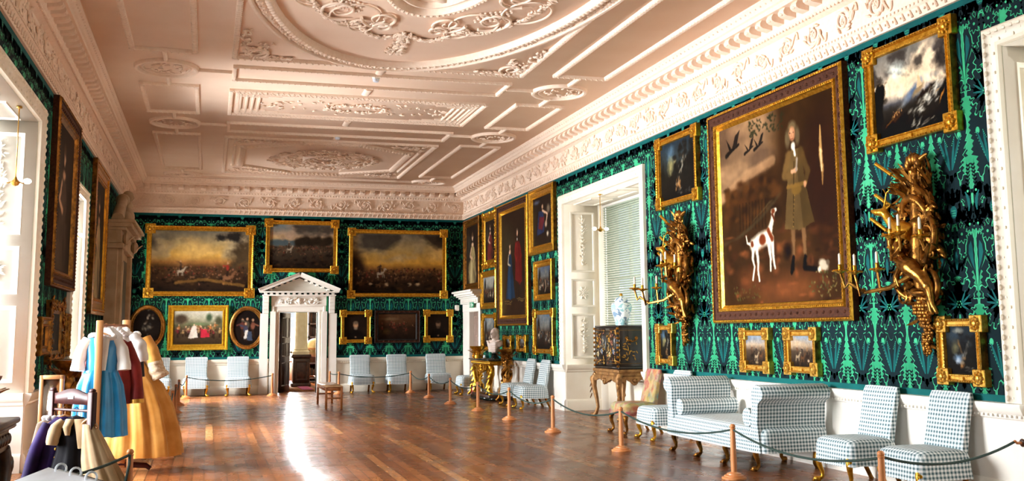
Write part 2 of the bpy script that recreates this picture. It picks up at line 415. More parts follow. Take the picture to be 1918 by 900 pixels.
# carved architraves round the openings
def architrave(n, wall, a, b, z0, zt, wd, mt, sides=(1, 1), step=.085):
    mp = MAPS[wall]; M = MB()
    P = [(0, 0), (0, .05), (.02, .07), (.05, .07), (.07, .045), (wd*.75, .03), (wd*.78, .04), (wd-.01, .04), (wd, 0)]   # (across from outer, out)
    o0, o1, zo = a-wd, b+wd, zt+wd
    R = []
    for (u, z, iu, iz) in ((o0, z0, 1, 0), (o0, zo, 1, -1), (o1, zo, -1, -1), (o1, z0, -1, 0)):
        R.append([mp(u+iu*p, o, z+iz*p) for p, o in P])
    M.loft(R, 0, closed=False, caps=False)
    def orn(u, z, hor):
        M.blob(mp(u, .066, z), (.02, .016, .03) if not hor else ((.03, .016, .02) if wall == 'F' else (.016, .03, .02)), seg=6, st=4)
    k = int((zo-z0)/step)
    for i in range(k):
        z = z0+(i+.5)*step
        for u in (o0+.045, o1-.045): orn(u, z, False)
        for u in (o0+wd*.55, o1-wd*.55): M.blob(mp(u+.02*(-1)**i, .034, z), .016, seg=5, st=4)
    k = int((o1-o0)/step)
    for i in range(k):
        u = o0+(i+.5)*step; orn(u, zo-.045, True); M.blob(mp(u, .034, zo-wd*.55+.02*(-1)**i), .016, seg=5, st=4)
    return struct(M.build('trim_%d' % n, mt, smooth=True, auto=40))
architrave(4, 'R', *BAY_R1, .866, ZT, .18, X['cream']); architrave(5, 'R', *BAY_R2, .866, ZT, .18, X['cream'])
architrave(6, 'L', *BAY_L1, .866, ZT, .18, X['cream']); architrave(7, 'L', *WIN_L2, .866, 3.6, .16, X['cream']); architrave(8, 'L', *WIN_L3, .866, 3.6, .16, X['cream'])

# dado
def dado(nm, wall, segs, mt):
    M = MB()
    for a, b in segs:
        run(M, DADO, MAPS[wall], a, b)
        for u in (a, b):
            P = [MAPS[wall](u, o, z) for o, z in DADO]; M.add(P, np.arange(len(P))[None, :])
        k = int((b-a)/.055)
        for i in range(k if b > 5 else 0): M.blob(MAPS[wall](a+(i+.5)*(b-a)/k, .042, .755), .014, seg=5, st=3)
    return struct(M.build('baseboard_'+nm, mt, smooth=True, auto=35))
dado('right', 'R', [(Y0, BAY_R2[0]), (BAY_R2[1], BAY_R1[0]), (BAY_R1[1], DOOR_R[0]-.2)], X['white'])
dado('far', 'F', [(XL, DOOR_F[0]-.25), (DOOR_F[1]+.25, XR)], X['cream'])
dado('left', 'L', [(Y0, BAY_LR[0]), (BAY_LR[1], BAY_L0[0]), (BAY_L0[1], BAY_L1[0]), (BAY_L1[1], D)], X['white'])

# ------------------------------------------------------------------ cornice
CORN = [(0, 4.5), (.035, 4.5), (.045, 4.6), (.065, 4.62), (.065, 4.65), (.02, 4.675), (.02, 4.985), (.06, 5.0), (.11, 5.03), (.14, 5.075), (.14, 5.195), (.32, 5.195), (.32, 5.25), (.345, 5.265), (.355, 5.3), (.40, 5.345), (.40, 5.372)]
def spiral(mp, u, z, r0_, turns, hand, o, n=26, a0=0):
    P = []
    for k in range(n):
        q = k/(n-1); a = a0+hand*turns*2*PI*q; r = r0_*(1-.86*q); P.append(mp(u+r*math.cos(a), o, z+r*math.sin(a)))
    return P
def frieze_tile(M, mp, u, L, seed):
    q = random.Random(seed); zc = 4.83; o = .035
    for k, hand in ((0, 1), (1, -1)):
        uu = u+L*(.27+.5*k); P = spiral(mp, uu, zc, .125, 1.5, hand, o, a0=PI if k == 0 else PI)
        M.tube(P, np.linspace(.017, .009, len(P)), 5)
        rosette_s(M, mp, uu, zc, .05)
        S_ = [mp(uu-.125-.13*math.sin(t*PI/2), o, zc+hand*(-.13*math.sin(t*PI*.9))) for t in np.linspace(0, 1, 8)]
        M.tube(S_, .014, 5)
        for j in range(13):
            a = q.uniform(0, 6.28); r = q.uniform(.09, .2); c = (uu+r*math.cos(a), zc+.72*r*math.sin(a))
            if abs(c[1]-zc) > .14: c = (c[0], zc+.14*np.sign(c[1]-zc))
            d = a+hand*1.1; A = mp(c[0], o+.005, c[1]); B = mp(c[0]+.1*math.cos(d), o+.02, c[1]+.1*math.sin(d))
            M.blob(A, (.018, .016, .042), d=np.subtract(B, A), seg=6, st=4)
def rosette_s(M, mp, u, z, s):
    for k in range(6):
        a = k*PI/3; M.blob(mp(u+s*.6*math.cos(a), .035, z+s*.6*math.sin(a)), s*.36, seg=5, st=4)
    M.blob(mp(u, .045, z), s*.4, seg=6, st=4)
def cornice(n, wall, a, b, det_from):
    mp = MAPS[wall]; M = MB(); run(M, CORN, mp, a, b)
    lo, hi = max(a, det_from), b
    k = int((hi-lo)/.2625)
    for i in range(k):
        u = lo+(i+.5)*(hi-lo)/k; w_ = .062
        P = [(.14, 5.08), (.27, 5.1), (.3, 5.12), (.305, 5.15), (.29, 5.18), (.28, 5.195), (.14, 5.195)]
        M.loft([[mp(u+s_*w_, o, z) for o, z in P] for s_ in (-1, 1)], 0)
        M.blob(mp(u, .29, 5.125), (.03, .03, .02), seg=6, st=4)
        M.box(*(sorted((mp(u-.035+.131, .15, 0)[0], mp(u+.035+.131, .2, 0)[0]))), *(sorted((mp(u-.035+.131, .15, 0)[1], mp(u+.035+.131, .2, 0)[1]))), 5.165, 5.195)
    k = int((hi-lo)/.07)
    for i in range(k):
        u = lo+(i+.5)*(hi-lo)/k; M.blob(mp(u, .105, 5.035), (.022, .022, .03), seg=6, st=4)
    k = int((hi-lo)/.12)
    for i in range(k):
        u = lo+(i+.5)*(hi-lo)/k; A = mp(u, .05, 4.52); B = mp(u+.03, .055, 4.6)
        M.tube([A, B], (.012, .006), 4); M.blob(mp(u+.06, .048, 4.56), .014, seg=5, st=3)
        for j in (0, .06): M.blob(mp(u+j, .068, 4.635), .015, seg=5, st=3)
        M.blob(mp(u, .37, 5.315), (.02, .02, .014), seg=5, st=3)
    k = max(1, round((hi-lo)/1.15)); L = (hi-lo)/k
    for i in range(k): frieze_tile(M, mp, lo+i*L, L, 31*i+n)
    return struct(M.build('trim_%d' % n, X['relief'], smooth=True, auto=38))
cornice(9, 'R', Y0, D, 5.0); cornice(10, 'F', XL, XR, XL); cornice(11, 'L', Y0, D, 5.0)

# ------------------------------------------------------------------ ceiling relief
M = MB(); ZR = ZC
def bar(p, q, w_=.075, h=.045, bead=.085, rope=True):
    p = np.array(p, float); q = np.array(q, float); L = np.linalg.norm(q-p); d = (q-p)/L; n = np.array([-d[1], d[0]])
    R = []
    for e in (p-d*w_/2, q+d*w_/2):
        R.append([(*(e+n*s_*w_/2), ZR-z) for s_, z in ((-1, 0), (-.9, h*.5), (-.45, h), (.45, h), (.9, h*.5), (1, 0))])
    M.loft(R, 0, closed=True)
    if bead:
        k = max(1, int(L/bead))
        for i in range(k):
            c = p+d*(i+.5)*L/k; M.blob((*c, ZR-h*.85), (w_*.2, w_*.24, w_*.55), d=(*(d*.6+n), 0), seg=5, st=3)
def frame(x0, x1, y0, y1, **k):
    bar((x0, y0), (x1, y0), **k); bar((x0, y1), (x1, y1), **k); bar((x0, y0), (x0, y1), **k); bar((x1, y0), (x1, y1), **k)
def oval(cx, cy, a, b, w_, h, n=96, seg=6):
    t = np.arange(n)*2*PI/n; P = np.stack([cx+a*np.cos(t), cy+b*np.sin(t), np.full(n, ZR)], 1)
    nx = np.stack([np.cos(t)*b, np.sin(t)*a], 1); nx /= np.linalg.norm(nx, axis=1)[:, None]
    R = [np.concatenate([P[:, :2]+nx*s_*w_/2, np.full((n, 1), ZR-z)], 1) for s_, z in ((-1, 0), (-.9, h*.6), (-.5, h), (.5, h), (.9, h*.6), (1, 0))]
    M.loft(R, 0, caps=False)
def along(cx, cy, a, b, step, fn):
    t = 0
    while t < 2*PI:
        fn(t, cx+a*math.cos(t), cy+b*math.sin(t)); t += step/math.hypot(a*math.sin(t), b*math.cos(t))
def foliage(pts, r=.035, spread=.06, n=4, seed=1, h=.03):
    q = random.Random(seed)
    for x, y in pts:
        for _ in range(n):
            a = q.uniform(0, 6.28); d = q.uniform(0, spread)
            M.blob((x+d*math.cos(a), y+d*math.sin(a), ZR-h*q.uniform(.4, 1.2)), (r*q.uniform(.4, .7), r*.45, r*q.uniform(.8, 1.5)), d=(math.cos(a+1), math.sin(a+1), q.uniform(-.3, .3)), seg=6, st=4)
def path(f, n): return [f(t) for t in np.linspace(0, 1, n)]
CX, CY = 2.36, 10.24
frame(.25, 4.45, 5.94, 14.54, w_=.08)
oval(CX, CY, 2.16, 4.38, .07, .06); oval(CX, CY, 2.07, 4.26, .12, .03); oval(CX, CY, 1.94, 4.1, .11, .085)
along(CX, CY, 1.94, 4.1, .1, lambda t, x, y: M.blob((x, y, ZR-.085), (.028, .02, .04), d=(math.cos(t), math.sin(t), 0), seg=6, st=4))
along(CX, CY, 2.06, 4.26, .055, lambda t, x, y: M.blob((x+rng.uniform(-.03, .03), y+rng.uniform(-.03, .03), ZR-.035), .022, seg=5, st=4))
# medallion in the middle
oval(CX, CY, .66, 1.5, .1, .1, 64); oval(CX, CY, .52, 1.3, .05, .07, 64)
along(CX, CY, .66, 1.5, .08, lambda t, x, y: M.blob((x, y, ZR-.1), .022, seg=5, st=4))
for k in range(9): M.blob((CX+rng.uniform(-.25, .25), CY+rng.uniform(-.6, .9), ZR-.05), (.1, .05, .25), d=(rng.uniform(-1, 1), rng.uniform(-1, 1), .2), seg=8, st=6)
# swags, scrolls and trellis round the medallion
for sx in (-1, 1):
    for sy in (-1, 1):
        c = lambda x, y: (CX+sx*x, CY+sy*y)
        seed = 5+sx+2*sy
        foliage(path(lambda t: c(.08+.62*t, 2.62-.55*math.sin(PI*t)*0+.35*math.sin(PI*t)-.45*t), 26), seed=seed, spread=.045, n=4)
        foliage(path(lambda t: c(.7+.62*t, 2.25+.3*math.sin(PI*t)-.75*t), 24), seed=seed+9, spread=.045, n=4)
        foliage(path(lambda t: c(1.3+.1*math.sin(3*t), 1.55-1.55*t), 26), seed=seed+19, spread=.05, n=4)
        foliage(path(lambda t: c(.02+.05*t, 2.55+.95*t), 16), seed=seed+4, spread=.07*1, n=4, r=.04)
        for (x, y, r, hnd, a0) in ((.42, 2.0, .3, 1, 0), (.95, 1.75, .33, -1, 2), (1.0, .8, .3, 1, 1), (.35, 2.3, .16, -1, 0)):
            P = []
            for k in range(30):
                q = k/29; a = a0+hnd*1.6*2*PI*q; rr = r*(1-.85*q); xx, yy = c(x+rr*math.cos(a)*.8, y+rr*math.sin(a)*1.15); P.append((xx, yy, ZR-.03))
            M.tube(P, np.linspace(.022, .01, 30), 6)
        for (x, y, a) in ((.75, 1.95, .38), (1.25, 1.3, .36), (.62, 2.32, .2)):                 # ribbon circles
            P = [(*c(x+a*.8*math.cos(t), y+a*1.2*math.sin(t)), ZR-.025) for t in np.linspace(0, 2*PI, 30)]
            M.tube(P, .013, 5)
        for i in range(7):                                                                     # trellis
            for j in range(6):
                xx, yy = c(.72+.055*i+.03*(j % 2), 1.5+.07*j-.25*(i/7)); M.blob((xx, yy, ZR-.015), (.02, .028, .012), seg=5, st=3)
        # spandrels
        for k in range(5):
            x, y = (1.62+.3*k*.9, 4.12-.16*k*0) if k < 1 else (1.55+.12*k, 4.1-.02*k)
        P = []
        for k in range(34):
            q = k/33; a = 2+1.4*2*PI*q; rr = .22*(1-.8*q); P.append((*c(1.83+rr*math.cos(a)*.8, 3.95+rr*math.sin(a)*1.2), ZR-.025))
        M.tube(P, np.linspace(.022, .009, 34), 6)
        foliage([c(1.35+.6*t, 4.18-.0*t) for t in np.linspace(0, 1, 12)], seed=seed+31, spread=.1, n=3)
        foliage([c(1.97, 2.9+1.2*t) for t in np.linspace(0, 1, 12)], seed=seed+41, spread=.08, n=3)
        foliage([c(1.7+.25*t, 3.5+.5*t) for t in np.linspace(0, 1, 8)], seed=seed+51, spread=.12, n=4)
for y in (14.8, 16.22, 18.82, 20.35): bar((CX, y-.12), (CX, y+.14), w_=.13, h=.03, bead=0)
frame(.27, 4.43, 15.06, 15.86, w_=.06); frame(.25, 4.45, 19.22, 20.03, w_=.07); 
# key-cornered panel
frame(.25, 4.45, 16.58, 18.42, w_=.07); frame(.36, 4.34, 16.72, 18.3, w_=.06, h=.03, bead=.06)
for x, s_ in ((.36, 1), (4.34, -1)):
    for k in range(4): bar((x+s_*(.05+.1*k), 16.85+.1*(k > 2)), (x+s_*(.05+.1*k), 18.2-.1*(k > 2)), w_=.045, h=.03, bead=0)
    for y, t_ in ((16.8, 1), (18.22, -1)):
        for k in range(3): bar((x, y+t_*.09*k), (x+s_*(.9-.22*k), y+t_*.09*k), w_=.04, h=.03, bead=0)
foliage([(CX+1.5*math.cos(t), 17.5+.33*math.sin(t)) for t in np.linspace(0, 6.28, 40)], seed=77, spread=.2, n=2, h=.02)
foliage([(CX+.5*math.cos(t), 17.5+.25*math.sin(t)) for t in np.linspace(0, 6.28, 26)], seed=78, spread=.08, n=4)
# octagon panel
frame(.24, 4.46, 20.65, 25.2, w_=.08)
O8 = [(.6, 21.7), (1.75, 20.95), (2.95, 20.95), (4.1, 21.7), (4.1, 24.1), (2.95, 24.9), (1.75, 24.9), (.6, 24.1)]
for k in range(8): bar(O8[k], O8[(k+1) % 8], w_=.13, h=.05, bead=.09)
for x in (.42, 4.28): bar((x, 21.6), (x, 24.2), w_=.06, bead=0)
for sx in (-1, 1):
    for sy in (-1, 1): foliage([(CX+sx*(1.25+.65*a), 22.92+sy*(1.98-.25*a*b)) for a in np.linspace(0, 1, 6) for b in (0, 1)], seed=90+sx+3*sy, spread=.12, n=4)
for rr, sd in ((.35, 1), (.75, 2), (1.1, 3)):
    foliage([(CX+rr*math.cos(t), 22.92+1.0*rr*math.sin(t)) for t in np.linspace(0, 6.28, int(18+30*rr))], seed=sd, spread=.14, n=4, r=.05, h=.06)
oval(CX, 22.92, .42, .6, .08, .07, 40)
bar((.24, 25.8), (4.46, 25.8), w_=.09, bead=0)
# side panels and oval medallions
for xa, xb in ((-1.1, -.28), (4.96, 5.77)):
    xm = .5*(xa+xb)
    frame(xa, xb, 6.1, 14.4, w_=.08); frame(xa, xb, 16.44, 18.5, w_=.07); frame(xa, xb, 20.5, 24.88, w_=.07)
    for y in (15.42, 19.46, 25.82):
        b = .46 if y < 25 else .3
        oval(xm, y, .42, b, .07, .05, 48); oval(xm, y, .33, b-.1, .03, .03, 40)
        foliage([(xm+.2*math.cos(t), y+.2*math.sin(t)) for t in np.linspace(0, 6.28, 9)], seed=int(y*3+xa), spread=.12, n=3)
        s_ = 1 if xa < 0 else -1; xe = xb if xa < 0 else xa
        bar((xe+s_*.02, y), ((.2 if xa < 0 else 4.5), y), w_=.06, bead=0)
        for dy in (-1, 1): bar((xm, y+dy*b), (xm, y+dy*(b+.5)), w_=.07, bead=0) if y+dy < 26.2 else None
struct(M.build('trim_12', X['relief'], smooth=True, auto=40))
# ------------------------------------------------------------------ silk damask: the woven figure of one repeat, drawn as outlines
PW, PH = .505, 1.88
def serr_leaf(cx, cy, ang, L, W, n=7, s=.22, bend=0.):
    """toothed leaf outline from its base at cx,cy; ang from the vertical, positive to the right"""
    def ax(q): a = ang+bend*q; return a
    pts = []; side = []
    x, y = cx, cy; ctr = [(x, y)]
    for k in range(n*2):
        a = ang+bend*(k/(n*2)); x += L/(n*2)*math.sin(a); y += L/(n*2)*math.cos(a); ctr.append((x, y))
    for sg in (1, -1):
        e = []
        for k in range(n*2+1):
            q = k/(n*2); a = ang+bend*q; w_ = W*.5*math.sin(PI*min(1, .08+.92*q))**.8*(1+(s if k % 2 else -s))
            if k == n*2: w_ = 0
            e.append((ctr[k][0]+sg*w_*math.cos(a)+(.0 if k % 2 == 0 else .012*math.sin(a)), ctr[k][1]-sg*w_*math.sin(a)+(.0 if k % 2 == 0 else .012*math.cos(a))))
        side.append(e)
    return side[0]+side[1][::-1][1:]
def disc(cx, cy, rx, ry=None, n=10, lob=0, dep=.2, a0=0):
    ry = ry or rx; m = n if not lob else lob*4
    return [(cx+rx*(1+(dep*math.cos(lob*t) if lob else 0))*math.cos(t+a0), cy+ry*(1+(dep*math.cos(lob*t) if lob else 0))*math.sin(t+a0)) for t in np.arange(m)*2*PI/m]
SH = []       # (layer, polygon) in metres; x from the repeat's axis, y from the tip of the vase
def sym(layer, p): SH.append((layer, p)); SH.append((layer, [(-x, y) for x, y in p]))
P_ = PW
# vase of plumes
vase = [(0, 0), (.03, .05), (.07, .06), (.06, .085), (.11, .10), (.10, .125), (.14, .15), (.12, .17), (.17, .205), (.145, .225), (.195, .27), (.165, .275), (.21, .33), (.185, .335), (.222, .39), (.2, .395), (.232, .45), (.228, .5), (.205, .55), (.18, .575), (.195, .52), (.2, .47), (.17, .43), (.155, .46), (.13, .475), (.105, .46), (.1, .43), (.125, .405), (.14, .43), (.15, .41), (.13, .36), (.095, .37), (.06, .44), (.08, .47), (.045, .46), (.02, .41), (0, .40)]
SH.append((0, vase+[(-x, y) for x, y in vase[::-1][1:-1]]))
for x0, a, L in ((.02, .38, .36), (.012, .18, .32)): sym(1, serr_leaf(x0, .1, a, L, .028, 5, .05))
for k in range(9): sym(2, disc(.055+.0135*k, .17+.028*k, .0045, n=6))
sym(2, disc(.13, .415, .022, .024)); sym(0, disc(.133, .41, .013, .016))
for k in range(5): sym(2, disc(.03+.009*k, .33+.018*k, .005, n=6))
# stalks, bells and sprigs under the vase
sym(0, serr_leaf(.075, -.16, -.1, .2, .06, 4, .08)); sym(0, serr_leaf(.15, -.13, .15, .14, .06, 4, .12)); SH.append((0, [(0, -.3), (.022, -.1), (.016, .0), (-.016, .0), (-.022, -.1)]))
for k in range(6):
    for s_ in (-1, 1): sym(0, serr_leaf(.205+.004*k, -.06+.034*k, s_*1.0-.1, .026, .014, 2, .1))
sym(0, disc(.2, -.12, .04, .03, lob=5)); sym(2, disc(.2, -.12, .013)); sym(0, serr_leaf(.205, -.09, 0, .22, .006, 3, 0))
# peony: a wide spray above the vase
for a, L, W in ((0, .2, .09), (.5, .21, .085), (.95, .22, .08), (1.45, .2, .075), (2.0, .15, .06)):
    sym(0, serr_leaf(.0 if a == 0 else .012, .74, a, L, W, 5, .2))
for a, L in ((.5, .15), (.95, .16), (1.45, .14), (2.0, .1)): sym(1, serr_leaf(.02, .74, a, L, .02, 4, .05))
for a in (2.5, 2.85): sym(0, serr_leaf(.02, .72, a, .17, .05, 5, .15))
SH.append((0, disc(0, .74, .06, .05, lob=7))); [SH.append((2, disc(x, y, .008, n=7))) for x, y in ((0, .74), (.03, .75), (-.03, .75), (.016, .77), (-.016, .77), (.018, .72), (-.018, .72))]
# shell flower with S leaves
SH.append((0, disc(0, 1.03, .085, .07, lob=9, dep=.12))); SH.append((0, serr_leaf(0, 1.05, 0, .21, .085, 6, .16))); SH.append((1, serr_leaf(0, 1.06, 0, .17, .04, 5, .1)))
for k in range(-3, 4): SH.append((2, serr_leaf(0, 1.0, PI-k*.42, .05, .008, 3, 0)))
sym(0, serr_leaf(.055, 1.1, .9, .1, .03, 4, .25, -.8)); sym(2, disc(.1, 1.17, .01)); sym(0, serr_leaf(.07, 1.06, .4, .12, .026, 4, .2, .3))
sl = [(.245, .93), (.225, 1.0), (.2, 1.06), (.16, 1.13), (.138, 1.2), (.142, 1.26), (.165, 1.31), (.16, 1.35), (.18, 1.335), (.185, 1.365), (.205, 1.34), (.218, 1.36), (.226, 1.325), (.24, 1.31), (.232, 1.28), (.243, 1.25), (.228, 1.22), (.24, 1.18), (.23, 1.14), (.242, 1.1), (.238, 1.05), (.248, 1.0)]
sym(0, sl); sym(1, [(.23, 1.04), (.19, 1.12), (.16, 1.2), (.17, 1.27), (.2, 1.31), (.215, 1.24), (.218, 1.14)])
# daisies and vine leaves
for x, y, r in ((.09, 1.38, .05), (.2, 1.46, .045)): sym(0, disc(x, y, r, lob=9, dep=.22)); sym(2, disc(x, y, r*.28)); sym(0, disc(x, y, r*.14))
SH.append((0, serr_leaf(0, 1.3, 0, .13, .05, 4, .2)))
for a, L in ((-1.1, .11), (-.2, .13), (.8, .12), (2.3, .09)): sym(0, serr_leaf(.12, 1.52, a, L, .075, 4, .25))
sym(0, serr_leaf(.05, 1.45, -.1, .14, .035, 4, .2, .5))
# pomegranate
SH.append((0, disc(0, 1.6, .075, .09, lob=5, dep=.06))); SH.append((1, disc(0, 1.59, .045, .06)))
for k in (-1, 0, 1): SH.append((0, serr_leaf(0, 1.66, k*.5, .13, .045, 4, .2)))
[SH.append((2, disc(x*.018, 1.58+y*.022, .006, n=6))) for x in (-1, 0, 1) for y in (-1, 0, 1)]
sym(0, serr_leaf(.2, 1.56, .2, .24, .09, 6, .22, -.9)); sym(1, serr_leaf(.2, 1.58, .2, .19, .035, 5, .1, -.9)); sym(0, serr_leaf(.04, 1.7, 1.1, .16, .06, 5, .2, -.5)); sym(0, serr_leaf(.225, 1.62, PI, .13, .05, 4, .2))
def swell(p):
    q = np.array(p); c = .5*(q.min(0)+q.max(0)); big = (q.max(0)-q.min(0)).max()
    k = 1.1 if big > .4 else 1.36
    q = c+(q-c)*k; q[:, 0] = np.clip(q[:, 0], -.238, .238) if abs(c[0]) < .2 else q[:, 0]; return q
SH = [(l, swell(p) if l == 0 else p) for l, p in SH]
core = []
for k in range(76):
    v = -.3+k*PH/75; e = (.232 if not -.15 < v < .2 else .175)+.022*math.sin(v*17)*(1 if v > .3 else 0); core.append((min(.247, e-(.03 if k % 2 else 0)), v))
CORE = core+[(-x, y) for x, y in core[::-1]]
def halo(q):
    q = np.array(q); c = .5*(q.min(0)+q.max(0)); sz = (q.max(0)-q.min(0)); return c+(q-c)*(1+.024/np.maximum(sz, .05))
SH = [(-2, CORE)]+[(-1, halo(p)) for l, p in SH if l == 0]+SH
TRI = []
for layer, p in SH:
    V = [Vector((x, y, 0)) for x, y in p]
    ts = [t for t in tessellate_polygon([V]) if len(set(t)) == 3]
    if ts: TRI.append((layer, np.array(p), np.array(ts)))
def damask(M, wall, ranges, opens, skip):
    zb, zt = .90, 4.47; HT = {-2: .0006, -1: .0012, 0: .0018, 1: .0025, 2: .003}
    u_lo, u_hi = min(r[0] for r in ranges), max(r[1] for r in ranges)
    k0 = math.floor(u_lo/PW)
    acc = {k: [] for k in HT}
    for k in range(k0, math.ceil(u_hi/PW)+1):
        for j in (-1, 0, 1):
            for layer, p, t in TRI:
                q = p+np.array([k*PW+.5*PW, .97+j*PH])
                lo, hi = q.min(0), q.max(0)
                if hi[1] > zt or lo[1] < zb: 
                    if lo[1] > zt-.0 or hi[1] < zb: continue
                    q = np.stack([q[:, 0], np.clip(q[:, 1], zb, zt)], 1)
                if not any(a <= lo[0] and hi[0] <= b for a, b in ranges):
                    if layer != -2: continue
                    r = [(a, b) for a, b in ranges if hi[0] > a and lo[0] < b]
                    if not r: continue
                    q = np.stack([np.clip(q[:, 0], *r[0]), q[:, 1]], 1); lo, hi = q.min(0), q.max(0)
                hit = [o for o in opens if hi[0] > o[0] and lo[0] < o[1] and hi[1] > o[2] and lo[1] < o[3]]
                if hit and layer != -2: continue
                if hit:                                                     # trim the dark field at the opening
                    a, b, z0, z1 = hit[0]
                    if lo[0] >= a-.02 and hi[0] <= b+.02:
                        q = np.stack([q[:, 0], np.maximum(q[:, 1], z1)], 1)
                        if hi[1] <= z1: continue
                    elif lo[0] < a: q = np.stack([np.minimum(q[:, 0], a), q[:, 1]], 1)
                    else: q = np.stack([np.maximum(q[:, 0], b), q[:, 1]], 1)
                if any(lo[0] > a and hi[0] < b and lo[1] > z0 and hi[1] < z1 for a, b, z0, z1 in skip): continue
                acc[layer].append((q, t))
    mp = MAPS[wall]
    for layer, L in acc.items():
        if not L: continue
        n = 0; VV = []; FF = []
        for q, t in L: VV.append(q); FF.append(t+n); n += len(q)
        q = np.concatenate(VV); h = HT[layer]
        V = {'R': lambda: np.stack([np.full(len(q), XR-h), q[:, 0], q[:, 1]], 1), 'F': lambda: np.stack([q[:, 0], np.full(len(q), D-h), q[:, 1]], 1), 'L': lambda: np.stack([np.full(len(q), XL+h), q[:, 0], q[:, 1]], 1)}[wall]()
        M.add(V, np.concatenate(FF), {-2: 1, -1: 0, 0: 1, 1: 2, 2: 0}[layer])
    for z0, z1 in ((.866, .925), (4.44, 4.5)):            # woven border tapes
        cuts = sorted((a, b) for a, b, q0, q1 in opens if q0 < z1 and q1 > z0); segs = []
        for a, b in ranges:
            for c, d in cuts:
                if c > a: segs.append((a, min(c, b)))
                a = max(a, d)
            if a < b: segs.append((a, b))
        for a, b in segs:
            V = [mp(a, .003, z0), mp(b, .003, z0), mp(b, .003, z1), mp(a, .003, z1)]; M.add(V, np.array([[0, 1, 2, 3]]), 2)
DM = [X['dam'], X['dam_dk'], X['dam_teal'], X['white']]
M = MB(); wall_slab(M, 'R', [(Y0, BAY_R2[0]), (BAY_R2[1], BAY_R1[0]), (BAY_R1[1], DOOR_R[0]), (DOOR_R[1], D+.28)], [(*BAY_R2, 0, ZT), (*BAY_R1, 0, ZT), (*DOOR_R, 0, 2.02)])
damask(M, 'R', [(6.0, 26.85)], [(3.3, 7.1, 0, ZT), (14.95, 18.68, 0, ZT), (25.0, 26.85, 0, 2.5)], [])
struct(M.build('wall_right', DM))
M = MB(); wall_slab(M, 'F', [(XL-.28, DOOR_F[0]), (DOOR_F[1], XR+.28)], [(*DOOR_F, 0, 2.03)])
damask(M, 'F', [(XL, XR)], [(1.5, 2.95, 0, 2.5)], [])
struct(M.build('wall_far', DM))
M = MB(); wall_slab(M, 'L', [(Y0, BAY_LR[0]), (BAY_LR[1], BAY_L0[0]), (BAY_L0[1], BAY_L1[0]), (BAY_L1[1], WIN_L2[0]), (WIN_L2[1], WIN_L3[0]), (WIN_L3[1], D+.28)],
    [(*BAY_LR, 0, ZT), (*BAY_L0, 0, ZT), (*BAY_L1, 0, ZT), (*WIN_L2, .84, 3.6), (*WIN_L3, .84, 3.6)])
damask(M, 'L', [(8.0, 26.85)], [(8.9, 12.68, 0, ZT), (15.95, 17.35, .8, 3.6), (24.45, 25.85, .8, 3.6)], [])
struct(M.build('wall_left', DM))
M = MB(); M.box(XL-.3, XR+.3, Y0-.2, Y0, 0, ZC); M.box(XL-1.5, XL-1.4, Y0, -5.5, 0, 4); struct(M.build('wall_near', X['dam']))
